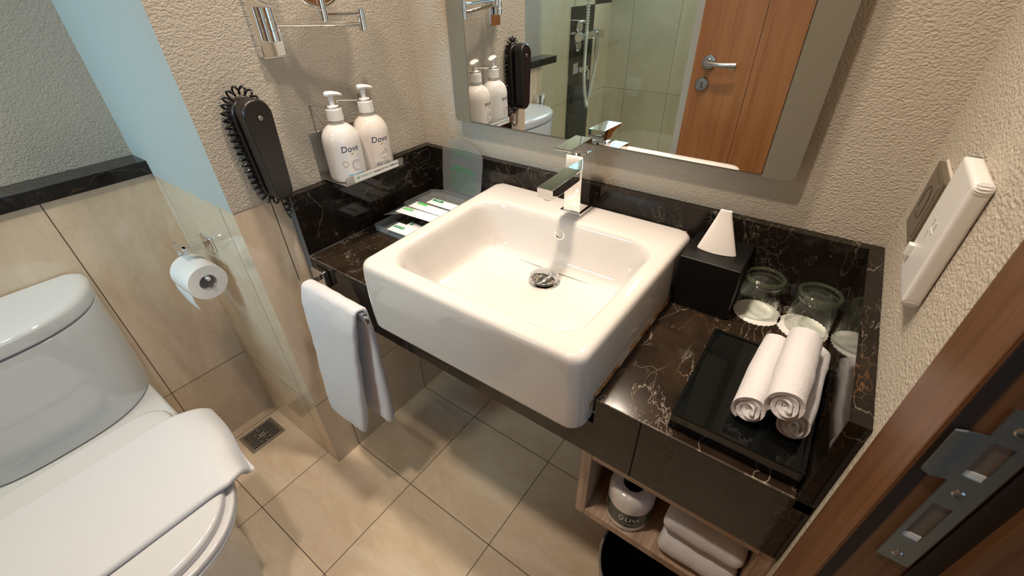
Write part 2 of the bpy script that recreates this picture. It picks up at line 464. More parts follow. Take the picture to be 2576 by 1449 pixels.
def patch(bm, x0, x1, y0, y1, fn, nx=8, ny=2, mi=0):
    g = [[bm.verts.new(fn(x0 + (x1 - x0) * i / nx, y0 + (y1 - y0) * j / ny)) for j in range(ny + 1)] for i in range(nx + 1)]
    for i in range(nx):
        for j in range(ny):
            bm.faces.new((g[i][j], g[i + 1][j], g[i + 1][j + 1], g[i][j + 1])).material_index = mi
    return bm
def displaced(bm, amp, sc, seed=0):
    from mathutils import noise
    for v in bm.verts:
        v.co += noise.noise_vector(v.co * sc + Vector((seed, seed * 2, 0))) * amp

# ================================================================== the room
XW, XB, YP, ZC, ZB, D = 1.064, -.3935, -.551, .71, .8597, .4389
YF = -2.300
b = BM(); box(b, -.75, 2.0, -2.45, .12, -.08, 0); struct('floor', b, 'tile_floor', smooth=False)
b = BM(); box(b, -.75, 2.0, -2.45, .12, 2.4, 2.48); struct('ceiling', b, 'ceiling', smooth=False)
b = BM(); box(b, -.0, XW, 0, .12, 0, 2.4); struct('wall_back', b, 'plaster', smooth=False)
# side wall beside the vanity: a short pier, tiled below, textured plaster and paint above
b = BM(); box(b, -.60, 0, YP, .12, 0, .861)
for f in b.faces: f.material_index = 1 if f.normal.y < -.5 else 0
struct('wall_left', b, ['tile_x', 'tile_p'], smooth=False)
b = BM(); box(b, -.60, .0015, YP - .001, .12, .861, 2.4)
for f in b.faces: f.material_index = 1 if f.normal.y < -.5 else 0
struct('wall_left', b, ['plaster', 'paint'], smooth=False)
# boxed-out wall behind the toilet with a marble ledge
b = BM(); box(b, -.70, XB, -1.275, YP, 0, .865); struct('wall_toilet', b, 'tile_box', smooth=False)
b = BM(); box(b, -.70, -.467, -1.375, YP, .865, 2.4); struct('wall_toilet', b, 'plaster', smooth=False)
b = BM(); box(b, -.475, -.384, -1.406, YP - .001, .8655, .8975, .0015); struct('trim_1', b, 'marble_ledge')
b = BM(); box(b, -.70, -.52, YF, -1.275, 0, 2.4); struct('wall_shower', b, 'tile_sx', smooth=False)
b = BM(); box(b, -.5205, -.5185, -2.068, -1.774, 0.0, 1.09); box(b, -.5205, -.5185, YF, -2.068, 1.09, 1.39)
struct('trim_2', b, 'marble_tile', smooth=False)
b = BM()
box(b, -.75, 1.2, YF - .1, YF, 0, 1.2); box(b, -.75, 1.2, YF - .1, YF, 1.84, 2.4)
box(b, -.75, -.49, YF - .1, YF, 1.2, 1.84); box(b, .05, 1.2, YF - .1, YF, 1.2, 1.84)
struct('wall_far', b, 'tile_s', smooth=False)
wf = BM()
for a in ((-.49, -.46, 1.2, 1.84), (.02, .05, 1.2, 1.84)): box(wf, a[0], a[1], YF - .07, YF - .02, a[2], a[3])
for a in ((1.2, 1.23), (1.81, 1.84)): box(wf, -.49, .05, YF - .07, YF - .02, a[0], a[1])
w_ = struct('window_1', wf, 'white_pl')
b = BM(); box(b, -.46, .02, YF - .055, YF - .045, 1.23, 1.81); obj('window_pane', b, 'winpane', w_)
# stub wall the door opens against, wall with the doorway
b = BM(); box(b, .3305, XW, -1.42, -1.268, 0, 2.4); struct('wall_front', b, 'paint', smooth=False)
b = BM(); box(b, XW, 1.17, -.50, .12, 0, 2.4); box(b, XW, 1.17, -1.45, -1.262, 0, 2.4); box(b, XW, 1.17, YF, -1.45, 0, 2.4)
box(b, XW, 1.17, -1.262, -.50, 2.12, 2.4)
struct('wall_right', b, 'plaster', smooth=False)
b = BM(); box(b, 1.9, 2.0, -2.4, .12, 0, 2.4); box(b, 1.17, 1.9, -.2, .12, 0, 2.4); box(b, 1.17, 1.9, -2.4, -2.2, 0, 2.4)
struct('wall_corridor', b, 'corridor', smooth=False)
# door frame (architrave, reveal, stop)
fr = struct('door_2', (lambda b: box(b, 1.0635, 1.108, -.542, -.5, 0, 2.12, .001))(BM()), 'jamb')
b = BM(); box(b, 1.0618, 1.0642, -.541, -.4585, 0, 2.2, .0008, 1); obj('architrave', b, 'jamb', fr)
b = BM(); box(b, 1.0645, 1.0735, -.5428, -.5405, 0, 2.12); box(b, 1.1085, 1.122, -.5445, -.5, 0, 2.12); obj('dark_strip_and_seal', b, 'dark_matte', fr)  # dark strip beside the architrave, then the seal before the stop
b = BM(); box(b, 1.122, 1.20, -.556, -.5, 0, 2.12, .003); obj('door_stop', b, 'jamb', fr)
b = BM(); box(b, 1.0635, 1.17, -1.262, -1.225, 0, 2.12, .002); box(b, 1.0635, 1.17, -1.225, -.542, 2.08, 2.12, .002); obj('far_jamb', b, 'jamb', fr)
# strike plate: plate with two windows, a lip that bends round, screws
b = BM()
YS = -.5427
xs = [1.0835, 1.087, 1.0985, 1.1055]; zs = [.823, .858, .908, .944, .982, 1.012]
T_ = .0016
for i in range(3):
    for j in range(5):
        if i == 1 and j in (1, 3): continue
        box(b, xs[i], xs[i + 1], YS - T_, YS + .0003, zs[j], zs[j + 1])
bmesh.ops.remove_doubles(b, verts=b.verts, dist=1e-6)
lip = BM(); n = 6
rings = []
for i in range(n + 1):
    t = i / n; x = 1.0838 - t * .0165; y = YS - T_ - (.0035 * sin(t * pi * .5) ** 2 if t < 1 else .0035) + (.0012 * max(0, t - .6) / .4)
    e = .0025 * max(0, t - .7) / .3
    rings.append([(x, y, .935 + e), (x, y, .985 - e), (x, y + T_, .985 - e), (x, y + T_, .935 + e)])
loft(lip, rings); merge(b, lip)
sp = obj('strike_plate', b, 'strike', fr, smooth=False, label='steel strike plate')
b = BM()
box(b, 1.0872, 1.0983, -.5425, -.5405, .8585, .9075); box(b, 1.0872, 1.0983, -.5425, -.5405, .9445, .9815)
obj('latch_pocket', b, simple('latch_pocket', (.17, .135, .105), .5), sp, smooth=False)
for zz, xx in ((.834, 1.0945), (.926, 1.0935), (.997, 1.0935)):
    b = BM(); lathe(b, [(.0038, 0), (.0038, .0006), (.003, .0012), (.0006, .0009)], (xx, YS - T_ + .0001, zz), (0, -1, 0), 16, True, True)
    box(b, xx - .003, xx + .003, YS - T_ - .0016, YS - T_ - .001, zz - .0004, zz + .0004)
    obj('screw', b, 'steel', sp)
for zz in (.8575, .9435):   # bent tabs in the lower end of each window
    b = BM(); prism(b, [(1.0875, YS - .0005), (1.098, YS - .0005), (1.098, YS + .002)], zz, zz + .0065); obj('tab', b, 'whiteprint', sp, smooth=False)

# ------------------------------------------------------------------ open door leaf
dr = struct('door_1', (lambda b: box(b, .392, 1.055, -1.252, -1.212, .008, 2.075, .0015))(BM()), 'door')
b = BM(); box(b, .6085, .6105, -1.2125, -1.2116, .008, 2.075); obj('groove', b, 'dark_matte', dr, smooth=False)
hd = None
b = BM(); lathe(b, [(.026, 0), (.026, .006), (.024, .009), (.012, .0095), (.0095, .012), (.0095, .045)], (.452, -1.212, .957), (0, 1, 0), 28)
hd = obj('handle', b, 'satin', dr, label='satin nickel lever handle')
b = BM(); L = []
for i in range(9):
    t = i / 8; x = .449 + t * .112; w = .008 + .002 * t; h = .009 - .0045 * t + .005 * (t > .5) * (t - .5) * 2
    cy = -1.212 + .046 + .006 * sin(t * pi) ; zc = .957 - .004 * t
    L.append([(x, cy + w * cos(a), zc + (h + .004 * t) * sin(a)) for a in [2 * pi * q / 14 for q in range(14)]])
loft(b, L); obj('lever', b, 'satin', hd)
b = BM(); lathe(b, [(.026, 0), (.026, .006), (.023, .010), (.004, .011)], (.441, -1.212, .876), (0, 1, 0), 28)
tt = obj('thumb_turn', b, 'satin', dr, label='round nickel thumb turn')
b = BM(); box(b, .4385, .4435, -1.2015, -1.190, .862, .890, .0015); obj('turn_knob', b, 'satin', tt)

dr.location = (-.011, .027, -.006)
# ------------------------------------------------------------------ ceiling lamps
for i, (lp, pw) in enumerate(LAMPS):
    lp = (lp[0], lp[1], 2.385); t = thing('ceiling_downlight', (lp[0], lp[1], 2.385), ['round recessed downlight in front of the mirror', 'round recessed downlight right above the washbasin'][i], 'light', 'recessed ceiling downlights')
    b = BM(); lathe(b, [(.055, .015), (.062, .012), (.062, .014), (.05, .0149)], lp, (0, 0, 1), 32, False, False); obj('bezel', b, 'white_pl', t)
    b = BM(); lathe(b, [(.0001, .012), (.05, .012), (.05, .0145)], lp, (0, 0, 1), 32, False, False); obj('lens', b, 'lampglass', t)

# ================================================================== vanity
van = thing('vanity_counter', (.53, -.22, .57), 'black veined marble vanity top with upstand and tiled apron under the washbasin', 'counter')
for x0, x1 in ((.0225, .280), (.772, XW - .0225)):
    b = BM(); box(b, x0, x1, -D + .0005, -.0225, ZC - .02, ZC, .0004, 1); obj('countertop', b, 'marble_top', van)
b = BM()
box(b, .001, .2805, -D, -D + .018, .5705, ZC - .0028); box(b, .771, XW - .001, -D, -D + .018, .5705, ZC - .0028); box(b, .2805, .771, -D, -D + .018, .5705, .652)
ap = obj('apron', b, 'marble_apron', van, smooth=False)
b = BM(); box(b, .8425, .8445, -D - .0003, -D + .002, .5705, ZC - .003); obj('apron_joint', b, 'black_hole', ap, smooth=False)
# upstands
for nm, a in (('left_upstand', (.0005, .0216, -D, -.001)), ('back_upstand', (.0217, XW - .0217, -.0216, -.0005)), ('right_upstand', (XW - .0216, XW - .0005, -D, -.001))):
    b = BM(); box(b, a[0], a[1], a[2], a[3], ZC - .02, ZB, .0012, 2); obj(nm, b, 'marble_dark', van)
b = BM(); box(b, .0, .0222, -D - .0012, -D + .0005, .572, ZB - .001); box(b, .0216, .0235, -D - .001, -.022, ZC - .0003, ZC + .0012); obj('corner_trim', b, 'blue_grey', van, smooth=False)  # end strip's blue-grey stands for daylight reflected in the gloss edge
edge_mat = marble('marble_edge', base=(.05, .04, .035), light=(.16, .13, .11), amount=1.0, heavy=1.0, rough=.25)
for x0, x1 in ((.0222, .281), (.771, XW - .0222)):
    b = BM(); box(b, x0, x1, -D - .0010, -D + .001, ZC - .0026, ZC + .0003, .0005, 1); obj('front_edge', b, edge_mat, van)

# ------------------------------------------------------------------ washbasin
QC = [Vector((.290, -.484)), Vector((.7585, -.479)), Vector((.7675, -.023)), Vector((.2725, -.023))]
WB_, LB_ = .475, .46
def bp(x, y, z):
    u, v = x / WB_, y / LB_
    p = (QC[0] * (1 - u) + QC[1] * u) * (1 - v) + (QC[3] * (1 - u) + QC[2] * u) * v
    return Vector((p.x, p.y, z))
def bring(x0, x1, y0, y1, r, z, n=10): return [bp(x, y, z) for x, y in rrect(x0, x1, y0, y1, r, n)]
ZR = .812
sink = thing('washbasin', (.52, -.25, .655), 'white square ceramic semi-recessed washbasin set in the marble vanity', 'sink')
b = BM()
R_ = [bring(.02, .455, .03, .44, .02, .6545), bring(.004, .471, .012, .448, .022, .6545), bring(-.003, .478, .004, .455, .026, .6575), bring(-.006, .481, .001, .456, .028, .665),
      bring(-.0065, .4815, -.001, .458, .028, .70), bring(-.0055, .4805, -.002, .459, .027, .74), bring(-.0035, .4785, -.0015, .4595, .026, .782), bring(-.002, .477, -.0008, .4595, .0255, .798),
      bring(-.0003, .4753, .0005, .4588, .025, .8052), bring(.0030, .472, .0032, .457, .0235, .8098), bring(.0078, .4672, .0078, .4535, .021, .8117), bring(.016, .459, .015, .449, .022, ZR),
      bring(.026, .449, .028, .374, .060, ZR), bring(.0305, .4445, .033, .368, .060, .8112), bring(.0345, .4405, .037, .364, .058, .8085), bring(.038, .437, .041, .361, .057, .803),
      bring(.041, .434, .046, .358, .056, .793), bring(.0445, .430, .055, .355, .055, .765), bring(.049, .426, .068, .351, .054, .738), bring(.055, .420, .080, .346, .052, .720),
      bring(.062, .412, .090, .340, .050, .7105), bring(.072, .402, .102, .332, .046, .7055), bring(.10, .375, .135, .320, .045, .703)]
dcx, dcy = .5245, -.199
def circ(r, z, n=40):
    out = []
    for k in range(4):
        for i in range(10):
            a = -pi / 2 + k * pi / 2 + (pi / 2) * i / 9; out.append(Vector((dcx + r * cos(a), dcy + r * sin(a), z)))
    return out
R_ += [circ(.05, .7008), circ(.036, .6995), circ(.034, .697)]
loft(b, R_)
bmesh.ops.remove_doubles(b, verts=b.verts, dist=1e-5)
obj('basin', b, 'ceramic', sink, angle=60)
b = BM(); lathe(b, [(.0335, -.002), (.0345, .0010), (.0335, .0022), (.027, .0012), (.022, -.001), (.019, -.006), (.0185, -.012)], (dcx, dcy, .6995), (0, 0, 1), 40, False, True)
fl = obj('drain_flange', b, 'chrome', sink)
b = BM(); lathe(b, [(.018, .0), (.018, .012)], (dcx, dcy, .6885), (0, 0, 1), 24); obj('drain_neck', b, 'black_pl', fl)
b = BM(); lathe(b, [(.010, .002), (.0295, .0075), (.0315, .0095), (.0318, .0112), (.030, .0135), (.024, .0168), (.016, .0190), (.008, .0200), (.0005, .0203)], (dcx, dcy, .6995), (0, 0, 1), 48)
obj('drain_stopper', b, 'chrome', sink)
ov = hitp = Vector((.5165, -.1245, .7765)); an = Vector((.02, -1, .13)).normalized()
b = BM(); lathe(b, [(.0135, -.002), (.0135, .0012), (.0125, .0028), (.0095, .0030), (.0080, .0018), (.0078, -.001)], ov, an, 32, False, False)
oo = obj('overflow_ring', b, 'chrome', sink)
b = BM(); lathe(b, [(.0001, .0006), (.0082, .0006)], ov, an, 24, False, False); obj('overflow_hole', b, 'black_hole', oo)
# sealant bead where the basin meets the marble
b = BM()
pts = [bp(.4815 + .001, y, ZC + .0012 + rnd.uniform(-.0006, .001)) + Vector((rnd.uniform(-.0008, .0012), 0, 0)) for y in [.044 + i * .0102 for i in range(41)]]
tube(b, pts, [rnd.uniform(.0022, .0040) for _ in pts], 8)
for i in range(12):
    p = bp(.482, .035 + rnd.uniform(-.004, .006), ZC - .004 - i * .0028); lathe(b, [(.0001, -.002), (.0022, 0), (.0001, .002)], p, (rnd.uniform(-1, 1), rnd.uniform(-1, 1), .5), 6)
mt, nt, pb = newmat('sealant_stained'); k = N(nt); pp = k.pos()
k.l(k.ramp(k.noise(pp, 26, 4, .6), [(.38, (.42, .38, .33)), (.5, (.36, .19, .07)), (.62, (.15, .06, .02))]), pb.inputs['Base Color']); pb.inputs['Roughness'].default_value = .6
obj('sealant', b, mt, sink, label='rust-stained sealant bead')
b = BM(); pts = [bp(x, .4600, ZR - .0065 + rnd.uniform(-.0008, .0008)) for x in [.010 + i * .0113 for i in range(41)]]
tube(b, pts, [rnd.uniform(.0012, .0024) for _ in pts], 8); obj('rear_sealant', b, 'caulk_w', sink)

# ------------------------------------------------------------------ faucet
fc = thing('basin_faucet', (.523, -.0705, ZR), 'square chrome mixer tap on the back rim of the washbasin', 'faucet')
b = BM(); box(b, .4955, .5465, -.0945, -.0385, ZR - .001, ZR + .0075, .0012); obj('base_plate', b, 'chrome', fc)
b = BM(); box(b, .5035, .5430, -.0925, -.0500, ZR + .007, .9435, .0010); obj('body', b, 'chrome', fc)
b = BM(); prism(b, [(-.090, .8945), (-.203, .8895), (-.203, .9100), (-.090, .9150)], .5055, .5405, .0012, axis='X'); s1 = obj('spout', b, 'chrome', fc)
b = BM(); lathe(b, [(.010, 0), (.010, .006), (.0085, .0065), (.0082, .002)], (.523, -.188, .8845), (0, 0, 1), 24); obj('aerator', b, 'steel', s1)
b = BM(); lathe(b, [(.0165, 0), (.0165, .007)], (.523, -.0712, .9432), (0, 0, 1), 28); lv0 = obj('cartridge_neck', b, 'chrome', fc)
b = BM(); prism(b, [(-.057, .9485), (-.0925, .9485), (-.100, .9565), (-.1435, .9660), (-.1435, .9695), (-.057, .9715)], .5045, .5420, .0009, axis='X'); obj('lever', b, 'chrome', fc)

# ------------------------------------------------------------------ mirror on the wall
mr = thing('wall_mirror', (.523, -.012, .944), 'large rectangular wall mirror with frosted side borders above the washbasin', 'mirror')
MX0, MX1, MZ0, MZ1 = .198, .8535, .9515, 1.95
b = BM(); box(b, .19, .86, -.0270, -.0012, .965, 1.94); obj('backing', b, 'dark_matte', mr, smooth=False)
b = BM(); prism(b, rrect(.1475, .9055, .9470, 1.99, .010, 6), -.0292, -.0268, .0004, 1, axis='Y'); obj('frosted_border', b, 'frost', mr)
b = BM(); box(b, MX0, MX1, -.0300, -.0294, MZ0, MZ1); obj('mirror_glass', b, 'mirror', mr, smooth=False)
b = BM()
for a in ((MX0 - .0007, MX0, MZ0, MZ1), (MX1, MX1 + .0007, MZ0, MZ1), (MX0, MX1, MZ0 - .0007, MZ0)): box(b, a[0], a[1], -.0301, -.0294, a[2], a[3])
obj('mirror_edge', b, 'dark_matte', mr, smooth=False)

# ------------------------------------------------------------------ magnifying mirror on swing arms
mg = thing('magnifying_mirror', (.0, -.375, 1.12), 'round chrome shaving mirror on a folding wall arm above the phone', 'mirror')
b = BM(); prism(b, rrect(-.3995, -.3505, 1.1215, 1.262, .006, 5), .001, .0185, .002, axis='X'); wp = obj('wall_plate', b, 'chrome', mg)
b = BM(); lathe(b, [(.0022, 0), (.0022, .001)], (.010, -.3997, 1.178), (0, -1, 0), 10); obj('set_screw', b, 'steel', wp)
def knuckle(c, r, z0, z1, cuts):
    bb = BM(); h = [z0] + cuts + [z1]
    for a, e in zip(h, h[1:]):
        lathe(bb, [(r * .6, a + .0002), (r - .0008, a + .0002), (r, a + .001), (r, e - .001), (r - .0008, e - .0002), (r * .6, e - .0002)], (c[0], c[1], 0), (0, 0, 1), 28)
    return bb
K1, K2, K3 = (.030, -.3735), (.058, -.1905), (.083, -.2950)
obj('wall_hinge', knuckle(K1, .0112, 1.1490, 1.2040, [1.1665, 1.1850]), 'chrome', mg)
obj('end_hinge', knuckle(K2, .0085, 1.1520, 1.1920, [1.1715]), 'chrome', mg)
obj('mirror_hinge', knuckle(K3, .0085, 1.1770, 1.2260, [1.1965]), 'chrome', mg)
def arm(a, c, z, z2, r=.0048):
    a = Vector((a[0], a[1], z)); c = Vector((c[0], c[1], z2)); bb = BM(); tube(bb, [a, a.lerp(c, .5), c], r, 14); return bb
bm_ = arm(K1, K2, 1.1760, 1.1650); obj('lower_arm', bm_, 'chrome', mg)
bm_ = arm(K2, K3, 1.1830, 1.1885, .0042); obj('upper_arm', bm_, 'chrome', mg)
mc = Vector((.083, -.2950, 1.289)); ax = Vector((1, .25, 0)).normalized()
u_, v_ = frame_of(ax)
b = BM(); tube(b, [mc + (u_ * cos(a) + v_ * sin(a)) * .088 for a in [2 * pi * i / 64 for i in range(64)]], .0035, 10, closed=True); rg = obj('mirror_rim', b, 'chrome', mg)
b = BM(); lathe(b, [(.0001, -.0015), (.086, -.0015), (.086, .0015), (.0001, .0015)], mc, ax, 64, False, False); obj('magnifying_glass', b, 'mirror', rg)

# ------------------------------------------------------------------ wall phone
ph = thing('wall_phone', (0, -.465, .86), 'black wall phone with a coiled cord beside the soap bottles', 'phone')
def capsule(y0, z0, z1, w0, w1, n=14):
    """tall rounded outline in (y,z); w0 half width at bottom, w1 at top"""
    pts = []
    for i in range(n + 1):
        a = pi * i / n; pts.append((y0 + w1 * cos(a), z1 - w1 + w1 * sin(a)))
    for i in range(n + 1):
        a = pi + pi * i / n; pts.append((y0 + w0 * cos(a), z0 + w0 + w0 * sin(a)))
    return pts
def soft_body(outline, x0, x1, rnd_, c, waist=0.0, steps=5):
    rings = []
    def ins(d):
        cy, cz = c
        out = []
        for y, z in outline:
            v = Vector((y - cy, z - cz)); l = v.length; v *= max(0, (l - d)) / l
            out.append((cy + v.x, cz + v.y))
        return out
    for i in range(steps + 1):
        t = i / steps * pi / 2; rings.append((x0 + rnd_ * (1 - cos(t)) * .6, ins(rnd_ * (1 - sin(t)))))
    for i in range(steps + 1):
        t = i / steps * pi / 2; rings.append((x1 - rnd_ * (1 - sin(t)), ins(rnd_ * (1 - cos(t)))))
    return [[Vector((x, y, z)) for y, z in r] for x, r in rings]
b = BM(); loft(b, soft_body(capsule(-.4655, .872, 1.066, .020, .0275), .001, .026, .007, (-.4655, .97))); obj('cradle', b, 'black_pl', ph)
b = BM()
rr = soft_body(capsule(-.4655, .874, 1.069, .0190, .0268), .045, .065, .007, (-.4655, .97))
for r in rr:       # the handset bows: earpieces reach back to the cradle
    for v in r:
        t = abs((v.z - .9715) / .0975)
        if v.x < .056: v.x -= .016 * (max(0, t - .5) / .5) ** .7
        v.x += .004 * (1 - t * t)
loft(b, rr); hs_ = obj('handset', b, 'black_pl', ph)
b = BM(); lathe(b, [(.0001, .0008), (.0040, .0008), (.0044, 0)], (.0680, -.4645, 1.036), (1, 0, 0), 24, False, False); lg = obj('badge', b, 'steel', hs_, label='small round silver badge')
b = BM(); tube(b, [(.0692, -.4645 + .0018 * sin(a), 1.036 + .0026 * cos(a)) for a in [i * .5 for i in range(9)]], .0003, 5); obj('badge_mark', b, 'blackprint', lg)
# coiled cord round the cradle
ctl = [(.030, -.452, .868), (.012, -.470, .862), (.012, -.486, .880), (.012, -.494, .92), (.012, -.498, .97), (.012, -.500, 1.03), (.012, -.490, 1.062), (.012, -.466, 1.078), (.012, -.442, 1.066), (.012, -.4345, 1.03),
       (.012, -.4345, .97), (.013, -.4365, .92), (.014, -.440, .885), (.016, -.446, .858), (.018, -.4485, .836), (.020, -.450, .822)]
path = spline(ctl, 40)
Ls = [0]
for a, c in zip(path, path[1:]): Ls.append(Ls[-1] + (c - a).length)
pitch = .0122; hp = []
ntot = int(Ls[-1] / pitch * 14); j = 0
for i in range(ntot):
    s_ = Ls[-1] * i / ntot
    while Ls[j + 1] < s_: j += 1
    t = (s_ - Ls[j]) / (Ls[j + 1] - Ls[j]); p = path[j].lerp(path[j + 1], t); d = (path[j + 1] - path[j]).normalized()
    u = Vector((1, 0, 0)); u = (u - d * u.dot(d)).normalized(); v = d.cross(u)
    a = s_ / pitch * 2 * pi; rr_ = .0072 * min(1, i / 20, (ntot - i) / 20 + .25)
    hp.append(p + (u * cos(a) * .72 + v * sin(a)) * rr_)
b = BM(); tube(b, hp, .0019, 6)
lp_ = spline([hp[-1], (.024, -.452, .818), (.030, -.457, .826), (.030, -.460, .850), (.032, -.462, .876)], 8); tube(b, lp_, .0016, 6)
obj('coiled_cord', b, 'black_cord', ph)

# ------------------------------------------------------------------ soap rack and bottles
rk = thing('bottle_rack', (0, -.262, .868), 'brushed steel wall rack holding two pump bottles over the counter', 'rack')
RY0, RY1 = -.345, -.178
b = BM()
box(b, .0015, .003, RY0, RY1, .868, .968, .0004, 1); box(b, .0015, .098, RY0, RY1, .8675, .8690, .0004, 1)
obj('rack_tray', b, 'steel', rk)
b = BM(); prism(b, rrect(RY0 + .001, RY1 - .001 + .002, .8675, .886, .003, 4), .097, .0985, .0003, 1, axis='X'); ft = obj('front_lip', b, 'steel', rk)
b = BM(); box(b, .0985, .0988, -.322, -.194, .8695, .8845); lbl = obj('label_strip', b, 'whiteprint', ft, smooth=False, label='white sticker strip')
lipf = lambda cy, cz: (lambda x, y: Vector((.0990, cy + x, cz + y)))
b = BM(); textmesh(b, 'PLEASE DO NOT REMOVE', .0062, lipf(-.232, .8775), bold=.0001); obj('notice_text', b, 'blackprint', lbl, smooth=False, normals=False)
b = BM(); textmesh(b, 'Holiday Inn', .0072, lipf(-.2885, .8785), shear=.2); textmesh(b, 'H', .0105, lipf(-.3125, .8775), shear=.3, bold=.0002); obj('brand_text', b, 'greenprint', lbl, smooth=False, normals=False)
for yy in (-.305, -.223):
    b = BM()
    tube(b, [(.057 + .0145 * cos(a), yy + .0145 * sin(a), 1.0225) for a in [2 * pi * i / 28 for i in range(28)]], .0014, 6, closed=True)
    e = -1 if yy < -.26 else 1
    obj('neck_ring', b, 'steel', rk)
b = BM(); tube(b, spline([(.003, -.325, .965), (.003, -.325, 1.016), (.008, -.324, 1.0222), (.043, -.312, 1.0225)], 6), .0013, 6)
tube(b, spline([(.052, -.2915, 1.0225), (.018, -.268, 1.0225), (.014, -.264, 1.0225), (.018, -.260, 1.0225), (.052, -.2365, 1.0225)], 6), .0013, 6)
tube(b, spline([(.003, -.196, .965), (.003, -.196, 1.016), (.008, -.198, 1.0222), (.043, -.215, 1.0225)], 6), .0013, 6)
obj('wire_support', b, 'steel', rk)

def bottle(cx, cy, mat, label, kind, rot):
    t = thing('pump_bottle', (cx, cy, .8695), label, 'bottle', 'pump bottles in the wall rack')
    RB = .0400; z0 = .8697
    prof = [(.030, 0), (.0365, .0005), (.0392, .004), (RB, .010), (RB, .078), (.0395, .088), (.0375, .097), (.0335, .1055), (.027, .113), (.020, .1178), (.0165, .1192)]
    bb = BM(); lathe(bb, prof, (cx, cy, z0), (0, 0, 1), 48); bd = obj('bottle_body', bb, mat, t, angle=50)
    bb = BM(); lathe(bb, [(.0150, .1185), (.0150, .128)], (cx, cy, z0), (0, 0, 1), 32); obj('neck', bb, 'neck', t)
    bb = BM(); lathe(bb, [(.0150, .127), (.0170, .1275), (.0166, .149), (.0155, .1502), (.008, .1505)], (cx, cy, z0), (0, 0, 1), 40); obj('cap', bb, 'pump', t)
    bb = BM(); lathe(bb, [(.0118, .150), (.0118, .1545), (.0105, .156), (.0055, .1562), (.0046, .158), (.0050, .168), (.0064, .174), (.0060, .176)], (cx, cy, z0), (0, 0, 1), 24)
    pm = obj('pump', bb, 'pump', t)
    bb = BM(); rings = []
    for i in range(11):          # pump head: a flat rounded beak pointing along the wall
        s_ = i / 10; yl = cy - .0125 + s_ * .036; w = .0105 * (1 - (2 * s_ - .8) ** 2 * .35) * (1 if 0 < i < 10 else .55); h = .0058 * (1 - .45 * s_) * (1 if 0 < i < 10 else .5)
        zt = z0 + .1785 + .0015 * sin(pi * s_) - .0045 * s_ ** 2
        dr_ = Vector((sin(rot), cos(rot), 0)); sd = Vector((cos(rot), -sin(rot), 0)); c = Vector((cx, cy, zt)) + dr_ * (yl - cy)
        rings.append([c + sd * (w * cos(a)) + Vector((0, 0, h * sin(a))) for a in [2 * pi * q / 16 for q in range(16)]])
    loft(bb, rings); obj('pump_head', bb, 'pump', pm)
    # print wraps round the bottle facing away from the wall
    fa = radians(-12)
    def mp(ox, oz, rr=RB + .00025):
        def f(x, y):
            a = fa + (ox + x) / RB
            return Vector((cx + rr * cos(a), cy + rr * sin(a), z0 + oz + y))
        return f
    bb = BM(); textmesh(bb, 'Dove', .0185, mp(0, .073), shear=.12); obj('brand_text', bb, 'navy', bd, smooth=False, normals=False)
    bb = BM(); f = mp(0.002, .0625)
    for sx, a in ((.0030, .5), (.0022, -.3)):
        vs = [bb.verts.new(f(sx * cos(q) * (1) + (.0 if a > 0 else .001), .0014 * sin(q) + a * sx * cos(q) * .5)) for q in [2 * pi * i / 12 for i in range(12)]]; bb.faces.new(vs)
    obj('bird_mark', bb, 'gold', bd, smooth=False, normals=False)
    bb = BM(); f = mp(0.004, .040)
    for i in range(3):
        rx, ry = (.012 - .003 * i, .0055 + (.004 * i))
        if kind == 'wash': rx, ry = (.005 + .002 * i, .011)
        pts = [f(rx * cos(q) + (.003 * i - .002), ry * sin(q) - .002) for q in [2 * pi * k_ / 30 for k_ in range(30)]]
        tube(bb, pts, .0004, 4, closed=True)
    obj('picture_print', bb, 'greyprint', bd)
    if kind == 'wash':
        bb = BM(); patch(bb, -.019, .019, -.0035, .004, mp(.004, .014), 10, 1); bdb = obj('band', bb, 'blueband', bd, smooth=False, normals=False)
        bb = BM(); textmesh(bb, 'HAND WASH', .0052, mp(0.0, .0142, RB + .0006)); obj('product_text', bb, 'whiteprint', bdb, smooth=False, normals=False)
        bb = BM(); tube(bb, [mp(-.017, .043)(.006 * cos(q), .006 * sin(q)) for q in [2 * pi * i / 24 for i in range(24)]], .0003, 4, closed=True); obj('seal_print', bb, 'gold', bd)
    else:
        bb = BM(); textmesh(bb, 'BODY LOTION', .0050, mp(.0, .0175), bold=.0001); textmesh(bb, 'Nourishing moisture', .0030, mp(-.002, .0225)); obj('product_text', bb, 'navy', bd, smooth=False, normals=False)
        bb = BM(); f = mp(.0, .0175)
        for a in ((-.0175, .0165, .0036, .0040), (-.0175, .0165, -.0036, -.0032), (-.0175, -.0170, -.0036, .004)): patch(bb, a[0], a[1], a[2], a[3], f, 8, 1)
        obj('product_box', bb, 'blueband', bd, smooth=False, normals=False)
    bb = BM(); patch(bb, -.019, .019, -.0012, .0012, (lambda g: (lambda x, y: g(x, y + 20 * x * x * .3)))(mp(.004, .0085)), 10, 1); obj('gold_swoosh', bb, 'gold', bd, smooth=False, normals=False)
    return t
bottle(.057, -.305, 'bottle', 'white pump bottle of hand wash with a blue band, nearer the phone', 'wash', radians(15))
bottle(.057, -.223, 'lotion', 'creamy white pump bottle of body lotion, nearer the corner', 'lotion', radians(15))

